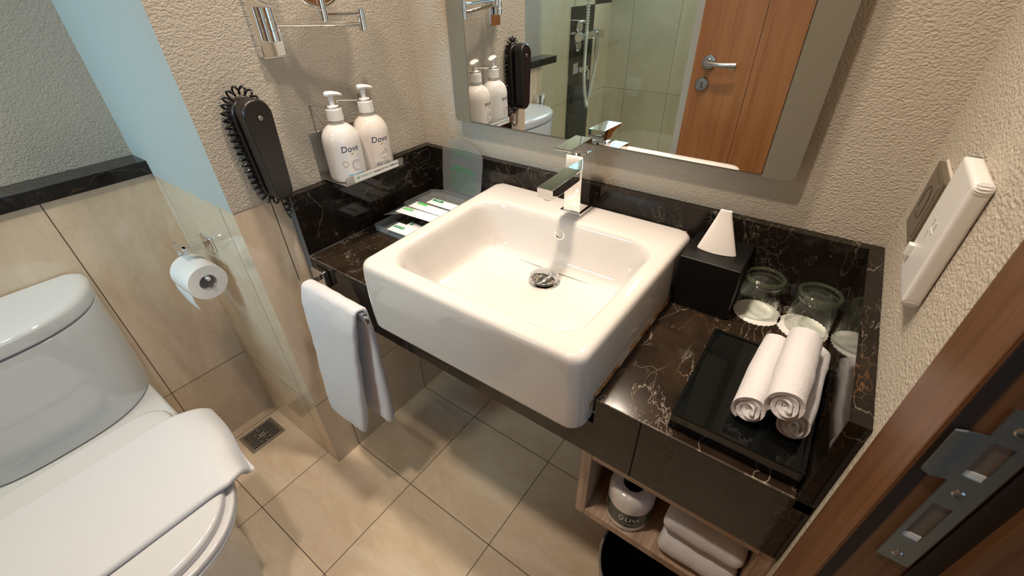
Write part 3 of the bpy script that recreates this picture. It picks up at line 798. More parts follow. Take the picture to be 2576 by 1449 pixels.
# ================================================================== things on the vanity
def ribbon(bm, st, m_=10, edge=.5):
    """st: list of (left point, right point, normal, thickness): a soft slab with rounded edges"""
    rings = []
    for L, R, nrm, th in st:
        L, R, nrm = Vector(L), Vector(R), Vector(nrm).normalized(); w = (R - L).length; d = (R - L).normalized(); h = th / 2
        ring = []
        e = min(h, w / 2)
        for i in range(m_ + 1): ring.append(L + d * (e + (w - 2 * e) * i / m_) + nrm * h)
        for i in range(1, 6): a = pi / 2 - pi * i / 6; ring.append(R - d * e + d * e * cos(a) + nrm * h * sin(a))
        for i in range(m_ + 1): ring.append(R - d * (e + (w - 2 * e) * i / m_) - nrm * h)
        for i in range(1, 6): a = -pi / 2 - pi * i / 6; ring.append(L + d * e + d * e * cos(a) + nrm * h * sin(a))
        rings.append(ring)
    def shrink(r, t, sh):
        c = sum(r, Vector()) / len(r); return [c + (p - c) * Vector((1, 1, 1)).length / sqrt(3) * t + sh for p in r]
    def cap(r, rn, th, nrm):
        out = []; c = sum(r, Vector()) / len(r); dv = (c - sum(rn, Vector()) / len(rn)).normalized()
        for k_, (s, o) in enumerate(((.8, .28), (.35, .45))):
            out.append([p - nrm * ((p - c).dot(nrm)) * (1 - s) + dv * th * o for p in r])
        return out
    n0 = Vector(st[0][2]).normalized(); n1 = Vector(st[-1][2]).normalized()
    a = cap(rings[0], rings[1], st[0][3], n0)[::-1]; z = cap(rings[-1], rings[-2], st[-1][3], n1)
    loft(bm, a + rings + z); return bm

# amenity holder
am = thing('amenity_holder', (.16, -.16, .7105), 'frosted acrylic two-tier amenity holder in the counter corner', 'organizer')
b = BM()
box(b, .052, .262, -.262, -.20, .7110, .7126); box(b, .052, .262, -.2635, -.2620, .7110, .7270); box(b, .0505, .0520, -.2635, -.055, .7110, .7300)
box(b, .262, .2635, -.2635, -.055, .7110, .7270); box(b, .0505, .2635, -.0565, -.055, .7110, .745)
obj('lower_tray', b, 'acrylic', am, smooth=False)
b = BM()
front = [(.058, -.236), (.078, -.214), (.103, -.198), (.135, -.189), (.17, -.187), (.21, -.192), (.262, -.20)]
prism(b, front + [(.262, -.047), (.095, -.047), (.060, -.060)], .7440, .7458)
loft(b, [[(x, y, .7458), (x, y, .7545), (x + .0015, y + .001, .7545), (x + .0015, y + .001, .7458)] for x, y in ((.0595, -.165), (.0595, -.10), (.060, -.062), (.078, -.053), (.095, -.0475), (.17, -.0475), (.262, -.0475))])
obj('upper_tray', b, 'acrylic', am, smooth=False)
b = BM()
def cardp(x, z): return Vector((x, -.0445 + (z - .744) / .15 * .0165, z))
out = [(.089, .7458), (.2215, .7458), (.2265, .80), (.230, .85), (.2290, .866), (.221, .877), (.200, .888), (.175, .8955), (.15, .899), (.125, .8975), (.108, .892), (.097, .883), (.0915, .868), (.0895, .82)]
f0 = [b.verts.new(cardp(x, z) + Vector((0, -.0008, 0))) for x, z in out]; f1 = [b.verts.new(cardp(x, z) + Vector((0, .0008, 0))) for x, z in out]
b.faces.new(f0); b.faces.new(f1[::-1])
for i in range(len(out)): j = (i + 1) % len(out); b.faces.new((f0[i], f0[j], f1[j], f1[i]))
cd = obj('notice_card', b, 'acrylic', am, smooth=False, label='clear acrylic card with mirrored green text')
b = BM()
cf = lambda zc: (lambda x, y: cardp(.160 - x, zc + y) + Vector((0, -.0011, 0)))
textmesh(b, "LET'S CONSERVE", .0085, cf(.826), bold=.0001); textmesh(b, "ENVIRONMENT TOGETHER", .0068, cf(.8175), bold=.0001)
obj('card_heading', b, 'cardgreen', cd, smooth=False, normals=False); b = BM()
for zc, w in ((.874, .030), (.868, .036), (.862, .022), (.856, .040), (0, 0), (.808, .040), (.801, .044), (.792, .046), (.785, .048), (.778, .050), (.771, .046), (.764, .030)):
    if not w:
        obj('card_text', b, 'cardgreen', cd, smooth=False, normals=False); b = BM(); continue
    x = -w
    while x < w:
        l_ = rnd.uniform(.004, .010); f = cf(zc)
        for q in range(int(l_ / .0019)):
            patch(b, x + q * .0019, x + q * .0019 + .0012, -.0011, .0011 - .0006 * rnd.random(), f, 1, 1)
        x += l_ + .0022
obj('card_text', b, 'cardgreen', cd, smooth=False, normals=False)

def sachet(x0, x1, y0, y1, z, rot, label, gcol, lab, txt, th=.0055):
    t = thing('amenity_sachet', ((x0 + x1) / 2, (y0 + y1) / 2, z), label, 'sachet', 'paper amenity sachets in the acrylic holder')
    cx, cy = (x0 + x1) / 2, (y0 + y1) / 2; A = Matrix.Rotation(rot, 3, 'Z')
    def T(x, y, zz): return A @ Vector((x - cx, y - cy, 0)) + Vector((cx, cy, zz))
    bb = BM(); nx, ny = 28, 10; gt = []; gb = []
    for i in range(nx + 1):
        u = i / nx; rt, rb = [], []
        for j in range(ny + 1):
            v = j / ny; e = min(u * (x1 - x0), (1 - u) * (x1 - x0), v * (y1 - y0) * 1.0, (1 - v) * (y1 - y0)) / .010
            h = th * (1 - (1 - min(1, max(0, e - .35))) ** 2) + rnd.uniform(-.0003, .0003)
            jag = (.0008 if j % 2 else -.0008) if i in (0, nx) else 0
            x = x0 + (x1 - x0) * u + jag; y = y0 + (y1 - y0) * v
            rt.append(bb.verts.new(T(x, y, z + .0006 + h))); rb.append(bb.verts.new(T(x, y, z + .0001)))
        gt.append(rt); gb.append(rb)
    for i in range(nx):
        for j in range(ny):
            bb.faces.new((gt[i][j], gt[i + 1][j], gt[i + 1][j + 1], gt[i][j + 1])); bb.faces.new((gb[i][j], gb[i][j + 1], gb[i + 1][j + 1], gb[i + 1][j]))
    for i in range(nx):
        bb.faces.new((gt[i][0], gb[i][0], gb[i + 1][0], gt[i + 1][0])); bb.faces.new((gt[i][ny], gt[i + 1][ny], gb[i + 1][ny], gb[i][ny]))
    for j in range(ny):
        bb.faces.new((gt[0][j], gt[0][j + 1], gb[0][j + 1], gb[0][j])); bb.faces.new((gt[nx][j], gb[nx][j], gb[nx][j + 1], gt[nx][j + 1]))
    bdy = obj('packet', bb, 'paper', t, angle=60)
    lx0, lx1, ly0, ly1 = lab; zz = z + .0012 + th
    bb = BM(); patch(bb, lx0, lx1, ly0, ly1, lambda x, y: T(x, y, zz), 4, 2); ll = obj('printed_band', bb, gcol, bdy, smooth=False, normals=False)
    if txt:
        bb = BM(); textmesh(bb, txt, (ly1 - ly0) * .62, lambda x, y: T((lx0 + lx1) / 2 + x, (ly0 + ly1) / 2 + y, zz + .0003), bold=.0001); obj('band_text', bb, 'whiteprint', ll, smooth=False, normals=False)
    return t
sachet(.068, .225, -.203, -.168, .7462, radians(3), 'long white sachet with a bright green band, front of the upper tray', 'brightgreen', (.082, .116, -.190, -.179), 'DENTAL KIT')
sachet(.074, .235, -.164, -.131, .7462, radians(1), 'long white sachet with a bright green band, middle of the upper tray', 'brightgreen', (.092, .124, -.149, -.139), None)
sachet(.098, .245, -.122, -.090, .7462, radians(1), 'long white sachet with a dark green band, rear of the upper tray', 'greenprint', (.110, .145, -.110, -.100), 'COMB', .004)
sachet(.098, .175, -.222, -.184, .7128, radians(-4), 'white square sachet, the rear one in the lower tray', 'greenprint', (.114, .122, -.206, -.196), None, .006)
sachet(.086, .160, -.256, -.212, .7210, radians(3), 'white square sachet with a dark green band, front of the lower tray', 'greenprint', (.098, .132, -.243, -.233), 'VANITY KIT', .005)

# tissue box and tissue
t = thing('tissue_box', (.826, -.072, ZC), 'black leatherette tissue box cover between the washbasin and the glasses', 'tissue box')
b = BM(); box(b, .7765, .8815, -.137, -.024, ZC + .0006, .8165, .0025, 3); obj('cover', b, 'black_mat', t)
b = BM(); prism(b, [(.826 + .033 * cos(a), -.083 + .015 * sin(a)) for a in [2 * pi * i / 28 for i in range(28)]], .8163, .8168); obj('slot', b, 'black_hole', t)
b = BM()
st = []
for i in range(9):
    u = i / 8; z = .8172 + u * .071; xl = .796 + .0175 * u ** 1.0; xr = .857 - .026 * u; y = -.083 + .010 * u
    st.append([(xl, y - .009 * (1 - u) - .0015), ((xl + xr) / 2, y - .014 * (1 - u) - .002), (xr, y - .006 * (1 - u) - .0015), (xr, y + .004), ((xl + xr) / 2, y + .009 * (1 - u) + .002), (xl, y + .004), z])
rings = []
for s_ in st:
    z = s_[-1]; ctl = [Vector((x, y, z + .004 * sin((x - .8) * 60) * (z > .88))) for x, y in s_[:-1]]; rings.append(spline(ctl, 5, closed=True))
loft(b, rings)
o = obj('tissue', b, 'tissue_paper'); tag(o, 'white tissue folded to a tall cone in the black tissue box', 'tissue'); recentre(o)

# glasses on paper coasters
def glass(cx, cy, label):
    t = thing('drinking_glass', (cx, cy, ZC + .0022), label, 'glass', 'upturned glasses on paper coasters')
    bb = BM(); z = ZC + .0022
    lathe(bb, [(.0325, .0008), (.0338, .0), (.0347, .0010), (.0362, .018), (.0360, .036), (.0342, .050), (.0318, .058), (.0312, .0610), (.0322, .0635), (.0335, .0675), (.0337, .0715), (.0325, .0755), (.0295, .0775), (.026, .0772), (.018, .0745), (.0005, .0735)], (cx, cy, z), (0, 0, 1), 48, False, False)
    lathe(bb, [(.0325, .0008), (.0334, .012), (.0342, .030), (.0328, .046), (.0300, .055), (.025, .0605), (.015, .063), (.0005, .0635)], (cx, cy, z), (0, 0, 1), 48, False, False)
    bmesh.ops.remove_doubles(bb, verts=bb.verts, dist=1e-6)
    obj('tumbler', bb, 'glassclear', t, normals=False, angle=60)
    bb = BM(); tube(bb, [(cx + .0339 * cos(a), cy + .0339 * sin(a), z + .0006) for a in [2 * pi * i / 48 for i in range(48)]], .0007, 6, closed=True); obj('rim', bb, 'glassclear', t)
    bb = BM(); tube(bb, [(cx + .0310 * cos(a), cy + .0310 * sin(a), z + .0735) for a in [2 * pi * i / 48 for i in range(48)]], .0030, 10, closed=True); tube(bb, [(cx + .0312 * cos(a), cy + .0312 * sin(a), z + .0625) for a in [2 * pi * i / 48 for i in range(48)]], .0014, 8, closed=True); obj('thick_base', bb, 'glass_rim', t)
def coaster(cx, cy, label):
    bb = BM(); n = 96; pts = [(cx + (.0405 + .0009 * cos(30 * a)) * cos(a), cy + (.0405 + .0009 * cos(30 * a)) * sin(a)) for a in [2 * pi * i / 180 for i in range(180)]]
    prism(bb, pts, ZC + .0006, ZC + .0020)
    cz = ZC + .0019
    for r_ in (.030, .024): lathe(bb, [(r_ - .0008, 0), (r_, .0004), (r_ + .0008, 0)], (cx, cy, cz), (0, 0, 1), 48, False, False)
    tube(bb, [(cx + .012 * cos(a) * (1 + .3 * cos(3 * a)), cy + .012 * sin(a), cz + .0003) for a in [2 * pi * i / 40 for i in range(40)]], .0006, 5, closed=True)
    for q in range(3): tube(bb, [(cx - .024 + q * .004, cy - .006, cz + .0002), (cx - .024 + q * .004, cy, cz + .0003), (cx - .024 + q * .004, cy + .006, cz + .0002)], .0006, 5)
    oo_ = obj('paper_coaster', bb, 'doily', angle=30); tag(oo_, label, 'coaster', 'scalloped paper coasters'); recentre(oo_)
coaster(.9235, -.0795, 'scalloped white paper coaster under the glass beside the tissue box')
coaster(1.0000, -.0830, 'scalloped white paper coaster under the glass nearer the right wall')
glass(.9175, -.0735, 'upturned clear drinking glass beside the black tissue box')
glass(1.0040, -.0760, 'upturned clear drinking glass behind the rolled towels')

# glossy black tray and rolled face towels
t = thing('black_tray', (.958, -.318, ZC + .0005), 'glossy black square tray under the rolled towels', 'tray')
b = BM(); box(b, .8765, 1.0405, -.4255, -.2080, ZC + .0006, .7395, .0015, 2); obj('tray_body', b, 'black_gloss', t)
b = BM()
ins = .006
for a in ((.8765, 1.0405, -.4255, -.4255 + ins), (.8765, 1.0405, -.2080 - ins, -.2080), (.8765, .8765 + ins, -.4255 + ins, -.2080 - ins), (1.0405 - ins, 1.0405, -.4255 + ins, -.2080 - ins)): box(b, a[0], a[1], a[2], a[3], .7393, .7415, .0007, 1)
obj('tray_rim', b, 'black_gloss', t)
def roll_towel(cx, cz, ya, yb, R, squash, seed, label, yaw=0.0, pitch=0.0):
    r_ = random.Random(seed); turns = 3.2; n = 110; th = .0060
    bb = BM()
    def P(k, inner, yy):
        s_ = k / n; a = -2 * pi * turns * (1 - s_) + seed
        rad = .0035 + (R - .0035) * s_
        if inner: rad = max(.0012, rad - th)
        fl = 1 - squash * .5 * (1 + sin(a)) * 0
        return Vector((rad * cos(a), 0, rad * sin(a) * (1 - squash)))
    ny = 10; grid_o, grid_i = [], []
    for j in range(ny + 1):
        v = j / ny; yy = ya + (yb - ya) * v
        bul = 1 - .07 * abs(2 * v - 1) ** 3 + .015 * sin(v * 9 + seed)
        ro, ri = [], []
        for k_ in range(n + 1):
            po, pi_ = P(k_, False, yy) * bul, P(k_, True, yy) * bul
            s_ = k_ / n; off = (.005 * sin(s_ * 23 + seed) + .004 * (1 - s_)) * (1 if j in (0, ny) else (.35 if j in (1, ny - 1) else 0)) * (1 if j > ny / 2 else -1)
            ro.append(bb.verts.new(Vector((0, yy + off, 0)) + po)); ri.append(bb.verts.new(Vector((0, yy + off * .8 - .0012 * (1 if j == ny else (-1 if j == 0 else 0)), 0)) + pi_))
        grid_o.append(ro); grid_i.append(ri)
    for j in range(ny):
        for k_ in range(n):
            bb.faces.new((grid_o[j][k_], grid_o[j][k_ + 1], grid_o[j + 1][k_ + 1], grid_o[j + 1][k_])); bb.faces.new((grid_i[j][k_], grid_i[j + 1][k_], grid_i[j + 1][k_ + 1], grid_i[j][k_ + 1]))
        bb.faces.new((grid_o[j][n], grid_i[j][n], grid_i[j + 1][n], grid_o[j + 1][n])); bb.faces.new((grid_o[j][0], grid_o[j + 1][0], grid_i[j + 1][0], grid_i[j][0]))
    for j in (0, ny):
        for k_ in range(n): bb.faces.new((grid_o[j][k_], grid_i[j][k_], grid_i[j][k_ + 1], grid_o[j][k_ + 1]))
    ym = (ya + yb) / 2
    A = Matrix.Rotation(yaw, 4, 'Z') @ Matrix.Rotation(pitch, 4, 'X')
    displaced(bb, .0012, 55, seed)
    for v in bb.verts: v.co = A @ (v.co - Vector((0, ym, 0))) + Vector((cx, ym, cz))
    o_ = obj('rolled_towel', bb, 'cotton', angle=75); tag(o_, label, 'towel', 'rolled face towels on the black tray'); recentre(o_)
roll_towel(.9665, .7655, -.385, -.225, .0245, .05, 4.2, 'rolled white face towel lying at the left of the pile', radians(-3))
roll_towel(1.0175, .7650, -.380, -.215, .0235, .05, 5.1, 'rolled white face towel at the bottom right, under the topmost roll', radians(-2))
roll_towel(.9965, .8020, -.392, -.240, .0255, .06, 3.9, 'rolled white face towel on top of the pile', radians(-1))

# sockets on the right wall
def rr_yz(y0, y1, z0, z1, r): return rrect(y0, y1, z0, z1, r, 5)
t = thing('shaver_socket', (XW, -.295, .955), 'white shaver socket plate on the right wall nearer the doorway', 'socket')
b = BM(); prism(b, rr_yz(-.343, -.250, .951, 1.084, .006), XW - .0165, XW - .0005, .0055, 4, axis='X'); obj('plate', b, 'white_pl', t)
b = BM()
for yy, zz in ((-.289, 1.025), (-.305, 1.025), (-.285, 1.010)): box(b, XW - .0172, XW - .0160, yy - .0012, yy + .0012, zz - .004, zz + .004)
box(b, XW - .0172, XW - .016, -.305, -.2885, 1.0165, 1.0180)
obj('pin_slots', b, 'greyprint', t, smooth=False)
b = BM(); box(b, XW - .0215, XW - .016, -.268, -.258, .972, .986, .0015); obj('voltage_switch', b, 'white_pl', t)
t = thing('round_socket', (XW, -.150, .945), 'brown framed socket with a round black insert on the right wall nearer the mirror', 'socket')
b = BM(); prism(b, rr_yz(-.197, -.105, .950, 1.036, .002), XW - .0095, XW - .0005, .0012, 2, axis='X'); obj('plate', b, 'frame_brown', t)
b = BM(); prism(b, rr_yz(-.1995, -.1025, .9475, 1.0385, .002), XW - .0035, XW - .0004, .0008, 1, axis='X'); obj('bezel', b, 'cream_pl', t)
b = BM(); lathe(b, [(.0215, 0), (.0215, .0006), (.0195, .0012), (.0185, -.001), (.018, -.002), (.0001, -.002)], (XW - .0096, -.150, .995), (-1, 0, 0), 32, False, False); obj('insert', b, 'black_pl', t)
b = BM(); prism(b, rr_yz(-.185, -.115, .960, 1.028, .003), XW - .0102, XW - .0094, .0004, 1, axis='X'); obj('inner_frame', b, 'frame_brown', t)

# towel bar on the apron, with hand towel
t = thing('towel_bar', (.06, -.44, .65), 'short chrome towel bar fixed to the left end of the vanity apron', 'towel bar')
b = BM(); box(b, .0390, .0860, -.4545, -D - .0003, .6480, .6940, .0035, 3); obj('mount_plate', b, 'chrome', t)
b = BM(); box(b, .0500, .0640, -.4900, -.4540, .6650, .6790, .0008, 1); obj('post', b, 'chrome', t)
b = BM(); prism(b, [(.0480, -.4855), (.0500, -.4965), (.2860, -.4965), (.2860, -.4875), (.0640, -.4875)], .6640, .6860, .0008, 1); obj('bar', b, 'chrome', t)
b = BM(); st = []
ctrl = [(-.480, .330, .165, .258, .024), (-.478, .42, .155, .262, .022), (-.477, .53, .140, .266, .019), (-.477, .63, .115, .268, .015), (-.4800, .680, .092, .270, .010), (-.4840, .6895, .086, .269, .008), (-.4920, .6915, .083, .268, .008),
        (-.5000, .6890, .080, .266, .009), (-.5045, .678, .078, .265, .0105), (-.5125, .63, .076, .258, .014), (-.518, .53, .075, .243, .016), (-.5255, .42, .072, .232, .020), (-.531, .33, .072, .218, .022), (-.531, .303, .080, .208, .020)]
P_ = spline([Vector((y, z, 0)) for y, z, *_ in ctrl], 4)
X_ = spline([Vector((a, c, th)) for _, _, a, c, th in ctrl], 4)
for i, (p, x) in enumerate(zip(P_, X_)):
    q = P_[min(i + 1, len(P_) - 1)]; r0 = P_[max(i - 1, 0)]; d = Vector((0, q.x - r0.x, q.y - r0.y)).normalized(); nrm = Vector((1, 0, 0)).cross(d)
    st.append(((x.x, p.x, p.y), (x.y, p.x, p.y), nrm, x.z))
ribbon(b, st, 14); displaced(b, .0022, 28, 3); displaced(b, .0008, 90, 5)
o = obj('hand_towel', b, 'cotton', angle=80); tag(o, 'white hand towel draped over the chrome bar in front of the vanity', 'towel'); recentre(o)

# paper holder on the pier
t = thing('paper_holder', (-.21, YP, .70), 'chrome toilet paper holder on the tiled pier', 'paper holder')
b = BM(); prism(b, rrect(-.2345, -.1905, .7080, .7480, .004, 4), YP - .0095, YP - .0003, .003, 2, axis='Y'); obj('wall_plate', b, 'chrome', t)
b = BM(); box(b, -.2290, -.2130, -.6080, YP - .009, .7190, .7350, .001, 1); obj('arm', b, 'chrome', t)
b = BM(); box(b, -.2700, -.2120, -.6120, -.6010, .7190, .7350, .001, 1); box(b, -.2745, -.2660, -.6110, -.6010, .6600, .7350, .001, 1); obj('drop_arm', b, 'chrome', t)
b = BM(); tube(b, [(-.270, -.604, .6705), (-.22, -.604, .6705), (-.1600, -.604, .6705)], .0050, 12); lathe(b, [(.0001, -.004), (.0055, -.002), (.0060, .002), (.0045, .0055), (.0001, .0070)], (-.1600, -.604, .6705), (1, 0, .15), 16); obj('rod', b, 'chrome', t)
t = thing('toilet_paper_roll', (-.217, -.604, .605), 'white toilet paper roll hanging on the chrome holder', 'toilet paper')
rc = (-.2635, -.6045, .6565)
b = BM(); lathe(b, [(.0195, 0), (.0432, 0), (.0437, .002), (.0437, .094), (.0430, .096), (.0195, .096)], rc, (1, 0, 0), 56, False, False)
tp = obj('paper', b, 'paper', t)
b = BM(); lathe(b, [(.0197, .0955), (.0197, .0005), (.0186, .0005), (.0186, .0955), (.0197, .0955)], rc, (1, 0, 0), 40, False, False); obj('core', b, simple('roll_core', (.60, .55, .56), .8), t)
b = BM(); ctrl = [(-.6460, .640), (-.6470, .628), (-.6460, .614), (-.6440, .600), (-.6425, .590)]
for (ya, za), (yb, zb) in zip(ctrl, ctrl[1:]):
    l0, l1 = (.640 - za) / .066, (.640 - zb) / .066
    vs = [b.verts.new(p) for p in ((-.264 + .030 * l0, ya, za), (-.171 - .012 * l0, ya, za), (-.171 - .012 * l1, yb, zb), (-.264 + .030 * l1, yb, zb))]; b.faces.new(vs)
bmesh.ops.remove_doubles(b, verts=b.verts, dist=1e-6)
bmesh.ops.solidify(b, geom=b.faces[:], thickness=.0006); obj('loose_sheet', b, 'paper', tp)

# floor drain
t = thing('floor_drain', (-.298, -.6375, 0), 'small square slotted metal floor drain beside the toilet', 'drain')
DX0, DX1, DY0, DY1 = -.3450, -.2520, -.6935, -.5820
b = BM(); box(b, DX0, DX1, DY0, DY1, .0002, .0008); obj('well', b, 'black_hole', t, smooth=False)
b = BM(); fwid = .0075
for a in ((DX0, DX1, DY0, DY0 + fwid), (DX0, DX1, DY1 - fwid, DY1), (DX0, DX0 + fwid, DY0 + fwid, DY1 - fwid), (DX1 - fwid, DX1, DY0 + fwid, DY1 - fwid)): box(b, a[0], a[1], a[2], a[3], .0003, .0032, .0006, 1)
obj('frame', b, 'drain_metal', t)
b = BM(); gx0, gx1, gy0, gy1 = DX0 + .009, DX1 - .009, DY0 + .009, DY1 - .009
nb = 8; pw = (gx1 - gx0) / nb
for i in range(nb + 1):
    x = gx0 + i * pw; box(b, x - .0021, x + .0021, gy0 - .002, gy1 + .002, .0012, .0040, .0005, 1)
for i in range(nb):
    brk = (.0, .33, .66, 1.0) if i % 2 == 0 else (.0, .5, 1.0)
    if i in (0, nb - 1): brk = (0, .5, 1.0)
    for q in brk: y = gy0 + q * (gy1 - gy0); box(b, gx0 + i * pw, gx0 + (i + 1) * pw, y - .0025, y + .0025, .0012, .0040, .0004, 1)
box(b, (gx0 + gx1) / 2 - .010, (gx0 + gx1) / 2 + .010, (gy0 + gy1) / 2 - .010, (gy0 + gy1) / 2 + .010, .0012, .0042, .0006, 1)
obj('grate', b, 'drain_metal', t)

# ================================================================== toilet
TY = -.99
def outline(xb, xf, w, xm, ex=2.5, rb=.03, yc=TY, n=40):
    """plan outline: square-ish back, superelliptic front"""
    a = xf - xm; out = []
    for i in range(n + 1):
        q = -pi / 2 + pi * i / n; c, s = cos(q), sin(q)
        out.append((xm + a * abs(c) ** (2 / ex), yc + w * (abs(s) ** (2 / ex)) * (1 if s >= 0 else -1)))
    for i in range(5): q = pi / 2 + (pi / 2) * i / 4; out.append((xb + rb + rb * cos(q), yc + w - rb + rb * sin(q)))
    for i in range(5): q = pi + (pi / 2) * i / 4; out.append((xb + rb + rb * cos(q), yc - w + rb + rb * sin(q)))
    return out
def oring(z, *a, **k): return [Vector((x, y, z)) for x, y in outline(*a, **k)]
wc = thing('toilet', (-.05, TY, 0), 'white ceramic close-coupled toilet with closed lid', 'toilet')
b = BM()
loft(b, [oring(0.0, -.370, .200, .148, -.04), oring(.012, -.370, .202, .150, -.04), oring(.05, -.370, .200, .149, -.04), oring(.13, -.372, .205, .150, -.04), oring(.22, -.374, .225, .154, -.02), oring(.30, -.376, .252, .168, 0.0, rb=.035),
         oring(.345, -.378, .270, .180, .02, rb=.04), oring(.372, -.380, .283, .190, .03, rb=.04), oring(.386, -.380, .287, .194, .04, rb=.04), oring(.3925, -.378, .284, .191, .04, rb=.04), oring(.394, -.372, .276, .184, .04, rb=.04)])
obj('bowl', b, 'ceramic_w', wc, angle=70)
b = BM(); loft(b, [oring(.3945, -.155, .281, .188, .045, 2.6, .05), oring(.3965, -.157, .2845, .1915, .045, 2.6, .05), oring(.404, -.157, .285, .192, .045, 2.6, .05), oring(.4085, -.155, .281, .188, .045, 2.6, .05)])
obj('seat', b, 'seat_plastic', wc, angle=50)
b = BM(); loft(b, [oring(.4095, -.163, .268, .176, .045, 2.6, .05), oring(.411, -.166, .2715, .1795, .045, 2.6, .05), oring(.421, -.166, .272, .180, .045, 2.6, .05), oring(.4265, -.164, .2685, .1765, .045, 2.6, .05),
                   oring(.4290, -.160, .262, .170, .045, 2.6, .05), oring(.4300, -.152, .252, .160, .045, 2.6, .05), oring(.4302, -.10, .19, .10, .045, 2.6, .04)])
obj('lid', b, 'seat_plastic', wc, angle=50)
def tk(z, a, w, e=0.0, xb=-.388, ex=2.15):
    out = []
    for i in range(49):
        q = -pi / 2 + pi * i / 48; c, s = cos(q), sin(q)
        out.append(Vector((xb + .018 + e * 0 + (a - .018) * abs(c) ** (2 / ex), -.985 + w * abs(s) ** (2 / (ex + .6)) * (1 if s >= 0 else -1), z)))
    out.append(Vector((xb, -.985 + w - .012, z))); out.append(Vector((xb, -.985 - w + .012, z)))
    return out
b = BM(); loft(b, [tk(.3935, .164, .192), tk(.396, .169, .197), tk(.403, .173, .201), tk(.45, .178, .2045), tk(.55, .183, .208), tk(.63, .185, .209), tk(.6610, .186, .210), tk(.6645, .183, .207)])
obj('tank', b, 'ceramic_w', wc, angle=60)
b = BM(); loft(b, [tk(.6675, .182, .206), tk(.6690, .1865, .2105), tk(.674, .189, .2125), tk(.693, .1895, .213), tk(.6990, .187, .2105), tk(.7035, .181, .205), tk(.7055, .170, .194), tk(.7065, .12, .14)])
obj('tank_lid', b, 'ceramic_w', wc, angle=60)
b = BM(); lathe(b, [(.0275, 0), (.0275, .002), (.0255, .0030), (.0235, .0024), (.022, .0035), (.012, .0048), (.0001, .0050)], (-.305, -.962, .7060), (0, 0, 1), 36, False, True); fb = obj('flush_button', b, 'chrome', wc)
b = BM(); box(b, -.3275, -.2825, -.9626, -.9614, .7094, .7113); obj('button_split', b, 'black_pl', fb, smooth=False)
for s_ in (-1, 1):
    b = BM(); lathe(b, [(.012, 0), (.012, .012), (.010, .014)], (-.178, TY + s_ * .07, .394), (0, 0, 1), 20); obj('hinge', b, 'seat_plastic', wc)

# folded bath mat over the lid
b = BM(); st = []
prof = [(-1.205, .386), (-1.198, .405), (-1.188, .425), (-1.172, .4360), (-1.13, .4370), (-1.05, .4372), (-.99, .4375), (-.93, .4375), (-.87, .4372), (-.835, .4360), (-.815, .4325), (-.798, .4240), (-.784, .413), (-.775, .400), (-.770, .389)]
pl = spline([Vector((y, z, 0)) for y, z in prof], 4)
for i, p in enumerate(pl):
    u = i / (len(pl) - 1); q = pl[min(i + 1, len(pl) - 1)]; r0 = pl[max(i - 1, 0)]; d = Vector((0, q.x - r0.x, q.y - r0.y)).normalized(); nrm = Vector((1, 0, 0)).cross(d) * 1
    fl = max(0, (p.x + .82) / .05)
    xl = -.0905 + .010 * sin(u * 3) + .004 * min(fl, 1); xr = .180 + .018 * u - .022 * min(fl, 1.3)
    xr -= .016 * min(fl, 1.2) ** 2
    st.append(((xl, p.x + .024 * min(fl, 1), p.y + .004 * min(fl, 1)), (xr, p.x - .006 * min(fl, 1), p.y + .004 * min(fl, 1)), nrm, .0150))
ribbon(b, st, 26)
for v in b.verts:
    t_ = max(0, (v.co.y + .825) / .05)
    v.co.y += .004 * min(t_, 1) * sin(v.co.x * 26 + 1.2)
displaced(b, .0011, 14, 2)
o = obj('folded_bath_mat', b, 'cotton_m', angle=80); tag(o, 'white folded bath mat laid across the closed toilet lid', 'bath mat'); recentre(o)

# bidet sprayer on the wall beyond the tank
t = thing('bidet_sprayer', (XB, -1.215, .55), 'chrome hand sprayer in its wall bracket beyond the toilet', 'sprayer')
b = BM(); box(b, XB + .0004, XB + .035, -1.233, -1.199, .690, .742, .005, 2); obj('bracket', b, 'chrome', t)
b = BM(); tube(b, [(XB + .048, -1.216, .59), (XB + .048, -1.216, .66), (XB + .048, -1.216, .72), (XB + .054, -1.216, .745)], [.008, .010, .011, .013], 14); obj('spray_head', b, 'chrome', t)
b = BM(); tube(b, spline([(XB + .048, -1.216, .59), (XB + .05, -1.213, .48), (XB + .06, -1.195, .36), (XB + .04, -1.185, .28), (XB + .012, -1.205, .24)], 10), .005, 8); obj('hose', b, 'hose', t)

# ================================================================== under-counter shelf and contents
sh = thing('shelf_unit', (.91, -.28, .365), 'open pale oak shelf box mounted under the right end of the counter', 'shelf')
SX0, SX1, SY0, SY1, SZ0, SZ1 = .7555, XW - .0005, -.4335, -.115, .3655, .5700
b = BM(); box(b, SX0, SX0 + .0200, SY0, SY1, SZ0, SZ1, .0008, 1); obj('side_panel', b, 'oak', sh)
b = BM(); box(b, SX1 - .0200, SX1, SY0, SY1, SZ0, SZ1, .0008, 1); obj('side_panel', b, 'oak', sh)
b = BM(); box(b, SX0 + .02, SX1 - .02, SY0, SY1, SZ1 - .0200, SZ1, .0008, 1); obj('top_panel', b, 'oak_x', sh)
b = BM(); box(b, SX0 + .02, SX1 - .02, SY0, SY1, SZ0, SZ0 + .0200, .0008, 1); obj('bottom_panel', b, 'oak_y', sh)
b = BM(); box(b, SX0 + .02, SX1 - .02, SY1 - .006, SY1, SZ0 + .02, SZ1 - .02); obj('back_panel', b, 'oak_x', sh)
FZ = SZ0 + .0202
t = thing('spare_toilet_roll', (.846, -.388, FZ), 'wrapped spare toilet roll with a dark green label on the oak shelf', 'toilet paper')
rx, ry, rr0 = .8450, -.3895, .0412
